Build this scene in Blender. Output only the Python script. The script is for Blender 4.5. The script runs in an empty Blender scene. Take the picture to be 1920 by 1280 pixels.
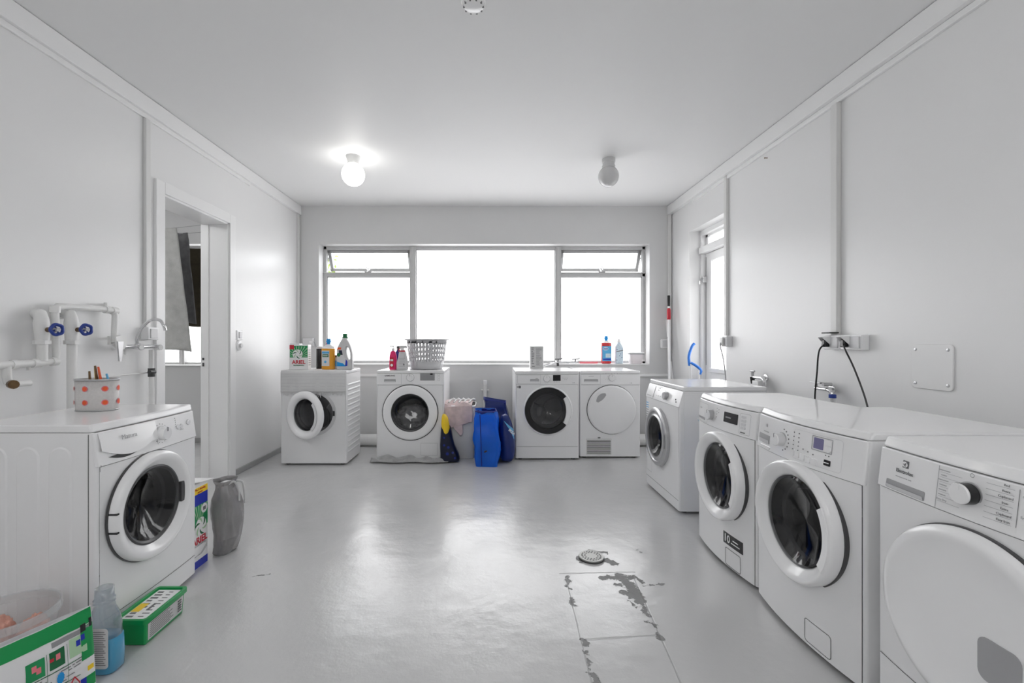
import bpy, math, random
from mathutils import Vector, Matrix, noise

PI = math.pi
C = bpy.context.scene.collection
sc = bpy.context.scene

# ---------------------------------------------------------------- camera, world, exposure
H = 1.14                                   # camera height
cam_d = bpy.data.cameras.new('camera')
cam_d.lens = 16.0; cam_d.sensor_width = 36.0; cam_d.shift_x = 40/1920; cam_d.clip_start = .05
cam = bpy.data.objects.new('camera', cam_d); C.objects.link(cam)
cam.location = (0, 0, H); cam.rotation_euler = (PI/2, 0, 0)
sc.camera = cam
sc.view_settings.view_transform = 'Standard'; sc.view_settings.look = 'None'
sc.view_settings.gamma = 1; sc.view_settings.exposure = 0.42
sc.view_settings.use_curve_mapping = False
sc.cycles.use_denoising = True
sc.cycles.max_bounces = 14; sc.cycles.diffuse_bounces = 8; sc.cycles.transparent_max_bounces = 16
sc.cycles.sample_clamp_indirect = 6; sc.cycles.caustics_reflective = False; sc.cycles.caustics_refractive = False

w = bpy.data.worlds.new('sky'); sc.world = w; w.use_nodes = True
nt = w.node_tree; nt.nodes.clear()
bg = nt.nodes.new('ShaderNodeBackground'); bg.inputs[0].default_value = (1, 1, 1, 1); bg.inputs[1].default_value = 4.1
# overcast sky above the horizon, duller ground below it
tcw = nt.nodes.new('ShaderNodeTexCoord'); sxw = nt.nodes.new('ShaderNodeSeparateXYZ'); nt.links.new(tcw.outputs['Generated'], sxw.inputs[0])
mrw = nt.nodes.new('ShaderNodeMapRange'); nt.links.new(sxw.outputs[2], mrw.inputs[0]); mrw.inputs[1].default_value = -.12; mrw.inputs[2].default_value = .06
mrw.inputs[3].default_value = 1.7; mrw.inputs[4].default_value = 4.9; nt.links.new(mrw.outputs[0], bg.inputs[1])
wo = nt.nodes.new('ShaderNodeOutputWorld'); nt.links.new(bg.outputs[0], wo.inputs[0])

def lamp(name, kind, loc, energy, size=(1, 1), rot=(0, 0, 0), portal=False, color=(1, 1, 1), radius=.05):
    d = bpy.data.lights.new(name, kind); d.energy = energy; d.color = color
    if kind == 'AREA':
        d.shape = 'RECTANGLE'; d.size, d.size_y = size
        if portal: d.cycles.is_portal = True
    else:
        d.shadow_soft_size = radius
    o = bpy.data.objects.new(name, d); C.objects.link(o); o.location = loc; o.rotation_euler = rot
    return o
# daylight portals (they emit nothing, they only guide the sky's light in)
lamp('window_portal', 'AREA', (-.07, 5.60, 1.56), 1, (4.0, 1.6), (-PI/2, 0, 0), True)
lamp('drying_room_portal', 'AREA', (-3.6, 5.60, 1.56), 1, (1.7, 1.6), (-PI/2, 0, 0), True)
lamp('door_portal', 'AREA', (2.42, 4.33, 1.5), 1, (.9, 1.7), (PI/2, 0, PI/2), True)
# added fill lights without fittings, behind the camera and in the drying room
lamp('rear_fill_light', 'POINT', (-.95, -.75, 2.38), 17, radius=.12)
lamp('drying_room_fill_light', 'POINT', (-3.5, 2.4, 2.35), 20, radius=.12)  # unseen light added to brighten the drying room
lamp('rear_fill_light', 'POINT', (.95, -.75, 2.38), 17, radius=.12)

# ---------------------------------------------------------------- room constants
XL, XR, YB, ZC = -2.175, 2.05, 5.155, 2.675
YR = -2.0                                  # rear wall behind the camera
F = 853.33
def LWP(px, py, off=.055):                 # point on a plane parallel to the left wall
    X = XL+off; Y = X*F/(px-920); return Vector((X, Y, H-(py-640)*Y/F))
def RWP(px, py, off=.05):
    X = XR-off; Y = X*F/(px-920); return Vector((X, Y, H-(py-640)*Y/F))

# ---------------------------------------------------------------- materials
def mat(name, col, rough=.5, metal=0, bump=0, bscale=60, var=0, vscale=4, coat=0, trans=0, alpha=1, emit=0, sheen=0, stretch=None, spec=None):
    m = bpy.data.materials.new(name); m.use_nodes = True
    n = m.node_tree.nodes; l = m.node_tree.links
    p = n['Principled BSDF']
    c = tuple(col)+(1,)
    p.inputs['Base Color'].default_value = c
    p.inputs['Roughness'].default_value = rough; p.inputs['Metallic'].default_value = metal
    p.inputs['Coat Weight'].default_value = coat; p.inputs['Coat Roughness'].default_value = .06
    p.inputs['Transmission Weight'].default_value = trans; p.inputs['Alpha'].default_value = alpha
    if spec is not None: p.inputs['Specular IOR Level'].default_value = spec
    if sheen: p.inputs['Sheen Weight'].default_value = sheen
    if emit:
        p.inputs['Emission Color'].default_value = c; p.inputs['Emission Strength'].default_value = emit
    tc = n.new('ShaderNodeTexCoord'); mp = n.new('ShaderNodeMapping'); l.new(tc.outputs['Object'], mp.inputs[0])
    if stretch: mp.inputs['Scale'].default_value = stretch
    nz = n.new('ShaderNodeTexNoise'); nz.inputs['Scale'].default_value = vscale; nz.inputs['Detail'].default_value = 5
    l.new(mp.outputs[0], nz.inputs['Vector'])
    mx = n.new('ShaderNodeMix'); mx.data_type = 'RGBA'
    v = var if var else .015
    mx.inputs[6].default_value = tuple(max(0, x*(1-v)) for x in col)+(1,)
    mx.inputs[7].default_value = tuple(min(1, x*(1+v)) for x in col)+(1,)
    l.new(nz.outputs['Fac'], mx.inputs[0]); l.new(mx.outputs[2], p.inputs['Base Color'])
    if bump:
        b = n.new('ShaderNodeTexNoise'); b.inputs['Scale'].default_value = bscale; b.inputs['Detail'].default_value = 4
        l.new(mp.outputs[0], b.inputs['Vector'])
        bp = n.new('ShaderNodeBump'); bp.inputs['Strength'].default_value = bump; bp.inputs['Distance'].default_value = .004
        l.new(b.outputs['Fac'], bp.inputs['Height']); l.new(bp.outputs[0], p.inputs['Normal'])
    return m

M = {}
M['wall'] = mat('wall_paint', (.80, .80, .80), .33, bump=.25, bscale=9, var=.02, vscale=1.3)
M['wallb'] = mat('back_wall_shaded_paint', (.66, .66, .66), .5, bump=.25, bscale=12, var=.02)  # greyer than the other walls: backlit shade put into the colour
M['ceil'] = mat('ceiling_paint', (.80, .80, .80), .5, bump=.30, bscale=7, var=.02, vscale=1.3, stretch=(1, .35, 1), spec=.3)
M['rear'] = mat('rear_wall_paint', (.42, .42, .42), .5, var=.02)
M['trim'] = mat('trim_paint', (.84, .84, .84), .35, bump=.1, bscale=20)
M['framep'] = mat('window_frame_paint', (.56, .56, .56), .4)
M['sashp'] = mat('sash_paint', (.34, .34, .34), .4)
M['conduit'] = mat('conduit_paint', (.72, .72, .71), .4)
M['base'] = mat('grey_skirting_paint', (.36, .36, .36), .4, var=.08, vscale=10)
M['enamel'] = mat('white_enamel', (.86, .86, .865), .22, coat=.3)
M['enamel2'] = mat('white_enamel_satin', (.84, .84, .845), .34, coat=.1)
M['plastic'] = mat('white_plastic', (.88, .88, .885), .2, coat=.25)
M['offwhite'] = mat('grey_white_plastic', (.66, .66, .67), .35)
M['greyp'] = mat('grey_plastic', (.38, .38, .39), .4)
M['darkp'] = mat('dark_grey_plastic', (.06, .06, .062), .35)
M['black'] = mat('black_plastic', (.012, .012, .013), .25)
M['seam'] = mat('seam_shadow_gap', (.09, .09, .09), .7)
M['rubber'] = mat('rubber', (.16, .16, .165), .6)
M['chrome'] = mat('chrome', (.78, .78, .79), .12, metal=1, bump=.04, bscale=30)
M['steel'] = mat('drum_steel', (.34, .34, .35), .3, metal=1, bump=.2, bscale=80)
M['silver'] = mat('silver_plastic', (.52, .52, .53), .28, metal=.6)
M['print'] = mat('grey_print', (.16, .16, .165), .6)
M['printl'] = mat('light_grey_print', (.42, .42, .43), .6)
M['lcd'] = mat('lcd_grey_blue', (.20, .19, .34), .2)
M['lcdg'] = mat('lcd_grey', (.30, .30, .31), .2)
M['pipe'] = mat('white_painted_pipe', (.80, .80, .79), .35, bump=.2, bscale=60, var=.05, vscale=20)
M['brass'] = mat('old_brass', (.16, .10, .05), .4, metal=.7, var=.3, vscale=80)
M['bluew'] = mat('blue_valve_paint', (.02, .05, .28), .3)
M['bulb'] = mat('lit_opal_glass', (1, .985, .95), .3, emit=5.5)
M['opal'] = mat('unlit_opal_glass', (.62, .62, .62), .15, coat=.5)
M['fix'] = mat('ceramic_fitting', (.62, .62, .62), .4)
M['green'] = mat('green_print', (.01, .28, .09), .4)
M['greenp'] = mat('green_plastic', (.004, .30, .075), .3)
M['greend'] = mat('dark_green_plastic', (.01, .14, .05), .35)
M['paleg'] = mat('pale_green_print', (.42, .62, .40), .4)
M['red'] = mat('red_print', (.55, .02, .04), .4)
M['orange'] = mat('orange_red_print', (.85, .12, .03), .5)
M['yellow'] = mat('yellow_print', (.90, .62, .02), .4)
M['blue'] = mat('blue_print', (.01, .03, .42), .4)
M['lblue'] = mat('light_blue_print', (.10, .42, .72), .4)
M['card'] = mat('white_carton', (.86, .86, .86), .45)
M['cardg'] = mat('grey_carton', (.50, .50, .50), .5, var=.25, vscale=140)
M['pink'] = mat('pink_plastic', (.78, .02, .16), .3)
M['rose'] = mat('pale_red_plastic', (.80, .20, .24), .3)
M['amber'] = mat('amber_liquid', (.80, .36, .02), .12, coat=.5)
M['redliq'] = mat('red_liquid', (.60, .03, .04), .12, coat=.5)
M['cyan'] = mat('blue_cap', (.01, .30, .72), .3)
M['navy'] = mat('navy_film', (.003, .006, .028), .3, bump=.5, bscale=30)
M['pale'] = mat('pale_blue_film', (.62, .74, .84), .25, var=.25, vscale=60)
M['bottleg'] = mat('light_grey_bottle', (.60, .60, .60), .28)
M['bottlew'] = mat('white_bottle', (.84, .84, .84), .25)
M['basket'] = mat('grey_basket_plastic', (.52, .52, .53), .4)
M['hamper'] = mat('hamper_board', (.62, .62, .60), .5, var=.03)
M['towelg'] = mat('grey_towel', (.47, .47, .455), .95, bump=1, bscale=160, var=.25, vscale=18, sheen=.3)
M['toweld'] = mat('dark_towel', (.14, .14, .145), .95, bump=1, bscale=160, var=.4, vscale=18)
M['towelk'] = mat('brown_black_cloth', (.05, .04, .024), .95, bump=1, bscale=160, var=.4, vscale=18)
M['towelp'] = mat('pale_pink_towel', (.68, .55, .545), .95, bump=.8, bscale=150, var=.25, vscale=22)
M['towelw'] = mat('white_cloth', (.74, .74, .74), .95, bump=.8, bscale=120, var=.08, vscale=9, stretch=(1, 1, 6))
M['rag'] = mat('grey_floor_cloth', (.38, .38, .38), .95, bump=1, bscale=160, var=.3, vscale=25)
M['laundry'] = mat('washed_laundry', (.75, .75, .75), .9, bump=1, bscale=40, var=.4, vscale=12)
M['laundryd'] = mat('dark_washed_laundry', (.10, .10, .10), .9, bump=1, bscale=50, var=.5, vscale=16)
M['pinkstuff'] = mat('pink_tablets', (.78, .40, .32), .7, var=.4, vscale=30, bump=.6)
M['leafm'] = mat('leaf', (.28, .42, .06), .5, var=.4)
M['drainm'] = mat('drain_metal', (.38, .38, .37), .4, metal=.6, var=.1, vscale=40)
M['tin'] = mat('speckled_pale_tin', (.62, .60, .59), .4, var=.12, vscale=120)
M['blueh'] = mat('blue_handle', (.03, .20, .70), .4, var=.4, vscale=60)
M['clear2'] = mat('milky_tub_plastic', (.78, .79, .80), .25, alpha=.30)
M['milk'] = mat('milky_lid_plastic', (.86, .80, .82), .3, alpha=.85)
M['bagm'] = mat('grey_bag_film', (.30, .29, .295), .2, bump=1, bscale=26, alpha=.82, var=.35, vscale=9, coat=.4)
M['bluebag'] = mat('blue_woven_bag', (.004, .075, .50), .32, bump=.35, bscale=22, var=.3, vscale=7, coat=.25)
def backlit(name, col, fac, tcol):
    m = mat(name, col, .32, bump=.5, bscale=26, var=.3, vscale=7, coat=.25); n = m.node_tree.nodes; l = m.node_tree.links
    tr = n.new('ShaderNodeBsdfTranslucent'); tr.inputs[0].default_value = tuple(tcol)+(1,); mx = n.new('ShaderNodeMixShader'); mx.inputs[0].default_value = fac
    l.new(n['Principled BSDF'].outputs[0], mx.inputs[1]); l.new(tr.outputs[0], mx.inputs[2]); l.new(mx.outputs[0], n['Material Output'].inputs[0]); return m
M['bluebag'] = backlit('blue_woven_bag', (.004, .17, .80), .4, (.02, .40, 1))
M['bluebag2'] = mat('dark_blue_woven_bag', (.003, .020, .16), .35, bump=.35, bscale=22, var=.3, vscale=7, alpha=.93)
M['bluebagt'] = mat('blue_bag_hem', (.003, .016, .20), .4)
M['bluegel'] = mat('blue_liquid', (.05, .30, .50), .15, coat=.5)
M['pack'] = mat('glossy_white_pack_film', (.80, .80, .81), .22, bump=.6, bscale=16, coat=.4)

def sheetmix(name, tint, tfac, rough=.05, diffuse=None):
    m = bpy.data.materials.new(name); m.use_nodes = True
    n = m.node_tree.nodes; l = m.node_tree.links; n.clear()
    o = n.new('ShaderNodeOutputMaterial'); t = n.new('ShaderNodeBsdfTransparent'); t.inputs[0].default_value = tuple(tint)+(1,)
    g = n.new('ShaderNodeBsdfGlossy'); g.inputs['Roughness'].default_value = rough; g.inputs[0].default_value = (1, 1, 1, 1)
    lw = n.new('ShaderNodeLayerWeight'); lw.inputs[0].default_value = .5
    pw = n.new('ShaderNodeMath'); pw.operation = 'POWER'; l.new(lw.outputs['Facing'], pw.inputs[0]); pw.inputs[1].default_value = 4
    fr = n.new('ShaderNodeMath'); fr.operation = 'MULTIPLY_ADD'; l.new(pw.outputs[0], fr.inputs[0]); fr.inputs[1].default_value = .6; fr.inputs[2].default_value = .045
    mx = n.new('ShaderNodeMixShader'); l.new(fr.outputs[0], mx.inputs[0])
    base = t
    if diffuse:
        d = n.new('ShaderNodeBsdfTranslucent'); d.inputs[0].default_value = tuple(diffuse)+(1,)
        tc = n.new('ShaderNodeTexCoord'); nz = n.new('ShaderNodeTexNoise'); nz.inputs['Scale'].default_value = 2; l.new(tc.outputs['Object'], nz.inputs[0])
        m2 = n.new('ShaderNodeMixShader'); mr = n.new('ShaderNodeMapRange'); mr.inputs[3].default_value = tfac-.05; mr.inputs[4].default_value = tfac+.05
        l.new(nz.outputs['Fac'], mr.inputs[0]); l.new(mr.outputs[0], m2.inputs[0])
        l.new(t.outputs[0], m2.inputs[1]); l.new(d.outputs[0], m2.inputs[2]); base = m2
    l.new(base.outputs[0], mx.inputs[1]); l.new(g.outputs[0], mx.inputs[2]); l.new(mx.outputs[0], o.inputs[0])
    return m
M['doorglass'] = sheetmix('dark_door_glass', (.42, .42, .43), 0)
M['pane'] = sheetmix('clear_window_glass', (.96, .97, .98), 0)
M['frost'] = sheetmix('frosted_window_glass', (.96, .96, .965), .5, .25, (.93, .93, .935))
M['clearb'] = sheetmix('clear_bottle_plastic', (.86, .88, .9), .25, .12, (.85, .88, .9))

def floor_material():
    m = bpy.data.materials.new('painted_concrete_floor'); m.use_nodes = True
    n = m.node_tree.nodes; l = m.node_tree.links; p = n['Principled BSDF']
    tc = n.new('ShaderNodeTexCoord')
    sep = n.new('ShaderNodeSeparateXYZ'); l.new(tc.outputs['Object'], sep.inputs[0])
    flat = n.new('ShaderNodeCombineXYZ'); l.new(sep.outputs[0], flat.inputs[0]); l.new(sep.outputs[1], flat.inputs[1])
    def math_(op, a, b=None, c=None):
        k = n.new('ShaderNodeMath'); k.operation = op
        for i, v in enumerate((a, b, c)):
            if v is None: continue
            if hasattr(v, 'links'): l.new(v, k.inputs[i])
            else: k.inputs[i].default_value = v
        return k.outputs[0]
    def vm(op, a, b=None, out=0):
        k = n.new('ShaderNodeVectorMath'); k.operation = op
        for i, v in enumerate((a, b)):
            if v is None: continue
            if hasattr(v, 'links'): l.new(v, k.inputs[i])
            elif isinstance(v, (int, float)): k.inputs[3].default_value = v
            else: k.inputs[i].default_value = v
        return k.outputs[out]
    def seg(a, b, r):
        ba = Vector((b[0]-a[0], b[1]-a[1], 0)); L = max(ba.dot(ba), 1e-6)
        pa = vm('SUBTRACT', flat.outputs[0], (a[0], a[1], 0))
        h = math_('DIVIDE', vm('DOT_PRODUCT', pa, tuple(ba), 1), L)
        cl = n.new('ShaderNodeClamp'); l.new(h, cl.inputs[0])
        k = n.new('ShaderNodeVectorMath'); k.operation = 'SCALE'; k.inputs[0].default_value = tuple(ba); l.new(cl.outputs[0], k.inputs[3])
        d = vm('LENGTH', vm('SUBTRACT', pa, k.outputs[0]), None, 1)
        return math_('SUBTRACT', d, r)
    def fl(px, py):
        Y = H*F/(py-640); return ((px-920)*Y/F, Y)
    def noise_(scale, detail=4, rough=.6, vec=None):
        k = n.new('ShaderNodeTexNoise'); k.inputs['Scale'].default_value = scale; k.inputs['Detail'].default_value = detail
        k.inputs['Roughness'].default_value = rough; l.new(vec or flat.outputs[0], k.inputs['Vector']); return k.outputs['Fac']
    # chipped paint patches round the drain and along the trench cover
    S = [((1128, 1083), (1188, 1082), .018), ((1160, 1078), (1182, 1100), .022), ((1180, 1095), (1200, 1125), .030), ((1170, 1110), (1185, 1118), .018),
         ((1203, 1130), (1207, 1140), .010), ((1209, 1144), (1214, 1154), .012), ((1216, 1165), (1228, 1174), .010), ((1156, 1096), (1162, 1096), .013),
         ((1108, 1032), (1138, 1036), .010), ((1138, 1050), (1152, 1056), .022), ((1062, 1080), (1066, 1092), .010), ((1064, 1098), (1068, 1104), .006),
         ((1072, 1122), (1075, 1134), .009), ((1095, 1200), (1099, 1208), .011), ((1236, 1191), (1244, 1200), .010), ((1112, 1264), (1120, 1280), .012),
         ((1098, 1218), (1108, 1255), .004), ((1195, 1086), (1204, 1092), .011), ((1208, 1099), (1245, 1094), .004), ((1180, 1127), (1194, 1137), .005),
         ((1086, 1046), (1092, 1052), .018), ((476, 1080), (505, 1076), .003), ((1196, 1031), (1203, 1036), .004)]
    cur = None
    for a, b, r in S:
        d = seg(fl(*a), fl(*b), r*.9)
        cur = d if cur is None else math_('MINIMUM', cur, d)
    nz = math_('MULTIPLY', math_('SUBTRACT', noise_(38, 6, .65), .5), .075)
    cur = math_('ADD', cur, nz)
    mr = n.new('ShaderNodeMapRange'); l.new(cur, mr.inputs[0]); mr.inputs[1].default_value = -.001; mr.inputs[2].default_value = .002
    mr.inputs[3].default_value = 1; mr.inputs[4].default_value = 0
    worn = mr.outputs[0]
    # seams of the trench cover and of the floor bays
    T = [((1062, 1082), (1112, 1290)), ((1188, 1080), (1282, 1290)), ((1098, 1199), (1236, 1190)), ((1050, 1075), (1190, 1072))]
    sm = None
    for a, b in T:
        d = seg(fl(*a), fl(*b), 0.0); sm = d if sm is None else math_('MINIMUM', sm, d)
    sm = math_('ADD', sm, math_('MULTIPLY', math_('SUBTRACT', noise_(14), .5), .012))
    ms = n.new('ShaderNodeMapRange'); l.new(sm, ms.inputs[0]); ms.inputs[1].default_value = .0015; ms.inputs[2].default_value = .005
    ms.inputs[3].default_value = 1; ms.inputs[4].default_value = 0
    # colour
    big = noise_(1.1, 3); fine = noise_(45, 6, .7)
    ramp = n.new('ShaderNodeMix'); ramp.data_type = 'RGBA'; ramp.inputs[6].default_value = (.52, .52, .522, 1); ramp.inputs[7].default_value = (.60, .60, .60, 1)
    l.new(big, ramp.inputs[0])
    sp = n.new('ShaderNodeMapRange'); l.new(fine, sp.inputs[0]); sp.inputs[1].default_value = .66; sp.inputs[2].default_value = .74; sp.inputs[3].default_value = 0; sp.inputs[4].default_value = .05
    m1 = n.new('ShaderNodeMix'); m1.data_type = 'RGBA'; l.new(sp.outputs[0], m1.inputs[0]); l.new(ramp.outputs[2], m1.inputs[6]); m1.inputs[7].default_value = (.36, .36, .36, 1)
    m2 = n.new('ShaderNodeMix'); m2.data_type = 'RGBA'; l.new(worn, m2.inputs[0]); l.new(m1.outputs[2], m2.inputs[6]); m2.inputs[7].default_value = (.20, .20, .20, 1)
    m3 = n.new('ShaderNodeMix'); m3.data_type = 'RGBA'; l.new(math_('MULTIPLY', ms.outputs[0], .35), m3.inputs[0]); l.new(m2.outputs[2], m3.inputs[6]); m3.inputs[7].default_value = (.24, .24, .24, 1)
    l.new(m3.outputs[2], p.inputs['Base Color'])
    # gloss and relief
    rr = n.new('ShaderNodeMapRange'); l.new(noise_(3, 2, .5), rr.inputs[0]); rr.inputs[1].default_value = .1; rr.inputs[2].default_value = .9
    rr.inputs[3].default_value = .16; rr.inputs[4].default_value = .30
    l.new(math_('ADD', rr.outputs[0], math_('MULTIPLY', worn, .35)), p.inputs['Roughness'])
    p.inputs['Specular IOR Level'].default_value = .9
    b1 = n.new('ShaderNodeBump'); b1.inputs['Strength'].default_value = .55; b1.inputs['Distance'].default_value = .012
    l.new(math_('ADD', noise_(3.2, 3, .5), math_('ADD', math_('MULTIPLY', noise_(22, 3, .6), .16), math_('MULTIPLY', noise_(110, 2, .6), .035))), b1.inputs['Height'])
    hgt = math_('SUBTRACT', 0, math_('ADD', worn, ms.outputs[0]))
    b2 = n.new('ShaderNodeBump'); b2.inputs['Strength'].default_value = .8; b2.inputs['Distance'].default_value = .0015
    l.new(hgt, b2.inputs['Height']); l.new(b1.outputs[0], b2.inputs['Normal']); l.new(b2.outputs[0], p.inputs['Normal'])
    return m
M['floor'] = floor_material()

# ---------------------------------------------------------------- geometry helpers
class B:
    def __init__(s): s.v = []; s.f = []; s.mi = []; s.m = 0
    def add(s, vs, fs):
        o = len(s.v); s.v += [tuple(x) for x in vs]; s.f += [tuple(i+o for i in f) for f in fs]; s.mi += [s.m]*len(fs); return s
    def box(s, x0, x1, y0, y1, z0, z1, top=None):
        t = top or (0, 0)       # taper inset at the top in x and y
        vs = [(x0, y0, z0), (x1, y0, z0), (x1, y1, z0), (x0, y1, z0), (x0+t[0], y0+t[1], z1), (x1-t[0], y0+t[1], z1), (x1-t[0], y1-t[1], z1), (x0+t[0], y1-t[1], z1)]
        return s.add(vs, [(0, 3, 2, 1), (4, 5, 6, 7), (0, 1, 5, 4), (1, 2, 6, 5), (2, 3, 7, 6), (3, 0, 4, 7)])
    def lathe(s, prof, n=48, axis='z', c=(0, 0, 0), sx=1, sy=1, caps=True):
        vs = []; fs = []
        for r, h in prof:
            for k in range(n):
                a = 2*PI*k/n; u, q = r*math.cos(a)*sx, r*math.sin(a)*sy
                if axis == 'z': p = (u, q, h)
                elif axis == '-y': p = (u, -h, q)
                elif axis == 'x': p = (h, u, q)
                vs.append((c[0]+p[0], c[1]+p[1], c[2]+p[2]))
        for i in range(len(prof)-1):
            for k in range(n):
                a, b = i*n+k, i*n+(k+1) % n
                fs.append((a, b, b+n, a+n))
        if caps:
            if prof[0][0] > 1e-5: fs.append(tuple(range(n-1, -1, -1)))
            if prof[-1][0] > 1e-5: fs.append(tuple(range((len(prof)-1)*n, len(prof)*n)))
        return s.add(vs, fs)
    def tube(s, pts, r, n=12, closed=False):
        pts = [Vector(p) for p in pts]; N = len(pts); vs = []; fs = []; up = None
        rr = r if isinstance(r, (list, tuple)) else [r]*N
        for i, p in enumerate(pts):
            if closed: d = (pts[(i+1) % N]-pts[i-1]).normalized()
            else: d = (pts[min(i+1, N-1)]-pts[max(i-1, 0)]).normalized()
            if up is None:
                up = Vector((0, 0, 1)) if abs(d.z) < .9 else Vector((1, 0, 0))
            a = d.cross(up)
            if a.length < 1e-5: up = Vector((1, 0, 0)) if abs(d.x) < .9 else Vector((0, 1, 0)); a = d.cross(up)
            a.normalize(); b = a.cross(d).normalized(); up = b
            for k in range(n):
                t = 2*PI*k/n; vs.append(p+a*rr[i]*math.cos(t)+b*rr[i]*math.sin(t))
        for i in range(N if closed else N-1):
            for k in range(n):
                j = (i+1) % N
                fs.append((i*n+k, i*n+(k+1) % n, j*n+(k+1) % n, j*n+k))
        if not closed:
            fs.append(tuple(range(n-1, -1, -1))); fs.append(tuple(range((N-1)*n, N*n)))
        return s.add(vs, fs)
    def prism(s, poly, a, b, plane='xy'):
        n = len(poly)
        def P(u, v, w_):
            return {'xy': (u, v, w_), 'xz': (u, w_, v), 'yz': (w_, u, v)}[plane]
        vs = [P(u, v, a) for u, v in poly]+[P(u, v, b) for u, v in poly]
        fs = [tuple(range(n-1, -1, -1)), tuple(range(n, 2*n))]+[(k, (k+1) % n, n+(k+1) % n, n+k) for k in range(n)]
        return s.add(vs, fs)
    def grid(s, fn, nu, nv):
        vs = [fn(i/nu, j/nv) for j in range(nv+1) for i in range(nu+1)]
        fs = [(j*(nu+1)+i, j*(nu+1)+i+1, (j+1)*(nu+1)+i+1, (j+1)*(nu+1)+i) for j in range(nv) for i in range(nu)]
        return s.add(vs, fs)
    def build(s, name, m, parent=None, smooth=False, bevel=0, solid=0, sub=0, pivot=None, segs=2, angle=35):
        me = bpy.data.meshes.new(name)
        vs = s.v
        if pivot: vs = [(x-pivot[0], y-pivot[1], z-pivot[2]) for x, y, z in vs]
        me.from_pydata(vs, [], s.f); me.validate(); 
        ms = m if isinstance(m, (list, tuple)) else [m]
        for q in ms: me.materials.append(M[q] if isinstance(q, str) else q)
        if len(ms) > 1 and len(me.polygons) == len(s.mi): me.polygons.foreach_set('material_index', s.mi)
        import bmesh
        bm = bmesh.new(); bm.from_mesh(me); bmesh.ops.remove_doubles(bm, verts=bm.verts, dist=1e-6)
        bmesh.ops.recalc_face_normals(bm, faces=bm.faces); bm.to_mesh(me); bm.free()
        o = bpy.data.objects.new(name, me); C.objects.link(o)
        if pivot: o.location = pivot
        if parent: o.parent = parent
        if bevel:
            k = o.modifiers.new('bevel', 'BEVEL'); k.width = bevel; k.segments = segs; k.limit_method = 'ANGLE'; k.angle_limit = math.radians(30)
        if solid:
            k = o.modifiers.new('solidify', 'SOLIDIFY'); k.thickness = solid; k.offset = 0
        if sub:
            k = o.modifiers.new('subsurf', 'SUBSURF'); k.levels = sub; k.render_levels = sub
        if smooth or bevel or sub:
            me.shade_smooth()
            if not sub: me.set_sharp_from_angle(angle=math.radians(angle))
        return o

def thing(name, label, cat, loc=(0, 0, 0), rz=0, group=None):
    o = bpy.data.objects.new(name, None); C.objects.link(o); o.empty_display_size = .1
    o.location = loc; o.rotation_euler = (0, 0, rz); o['label'] = label; o['category'] = cat
    if group: o['group'] = group
    return o
def tag(o, label, cat, group=None, kind=None):
    o['label'] = label; o['category'] = cat
    if group: o['group'] = group
    if kind: o['kind'] = kind
    return o
def struct(o, label=None, cat=None):
    o['kind'] = 'structure'
    if label: o['label'] = label
    if cat: o['category'] = cat
    return o

# print too small to read in the photograph is built as plain strips of print
FAINT = {'SIEMENS', 'AEG', 'ZANUSSI', 'Z', 'Whirlpool', 'Beko', 'K2r', 'ajax', 'Ajax', 'Sprett', 'ACE', '2:25', '0:58', '1200', 'Eco   Pro   Dry', '60°  40°', '9 kg', '8 kg',
         'Delicate', 'Wool', 'Refresh', 'Mixed', 'Duvet', 'Sport', 'MOTOR\nWARRANTY', 'PerfectCare 600', '600   900'}
def strips(s, size):
    b = B(); rows = s.split('\n')
    for i, row in enumerate(rows):
        y = ((len(rows)-1)/2-i)*size; x = -len(row)*size*.27
        for wd in row.split():
            L = len(wd)*size*.54; b.box(x, x+L-size*.15, y-size*.16, y+size*.16, -.0003, .0003); x += L+size*.3
    return b
def text(name, s, size, m, parent, loc, rot=(PI/2, 0, 0), bold=0, depth=.0004, align='CENTER', sx=1):
    if s in FAINT:
        o = strips(s, size).build('small_print', m, parent); o.location = loc; o.rotation_euler = rot; return o
    cu = bpy.data.curves.new(name, 'FONT'); cu.body = s; cu.size = size; cu.extrude = depth; cu.offset = bold
    cu.align_x = align; cu.align_y = 'CENTER'; cu.resolution_u = 3
    t = bpy.data.objects.new(name, cu); C.objects.link(t)
    dg = bpy.context.evaluated_depsgraph_get(); dg.update()
    me = bpy.data.meshes.new_from_object(t.evaluated_get(dg))
    bpy.data.objects.remove(t); bpy.data.curves.remove(cu)
    me.materials.clear(); me.materials.append(M[m])
    o = bpy.data.objects.new(name, me); C.objects.link(o); o.parent = parent; o.location = loc; o.rotation_euler = rot; o.scale = (sx, 1, 1)
    return o

def rrect(x0, x1, y0, y1, r, n=5):
    pts = []
    for cx, cy, a0 in ((x1-r, y0+r, -PI/2), (x1-r, y1-r, 0), (x0+r, y1-r, PI/2), (x0+r, y0+r, PI)):
        for k in range(n+1):
            a = a0+PI/2*k/n; pts.append((cx+r*math.cos(a), cy+r*math.sin(a)))
    return pts

def dense(P, q=6):
    n = len(P); L = [math.dist(P[k], P[(k+1) % n]) for k in range(n)]; out = []; per = n//4
    for k in range(n):
        a, c = P[k], P[(k+1) % n]; m_ = q if (k+1) % per == 0 else 1
        out += [(a[0]+(c[0]-a[0])*i/m_, a[1]+(c[1]-a[1])*i/m_) for i in range(m_)]
    return out

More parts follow.
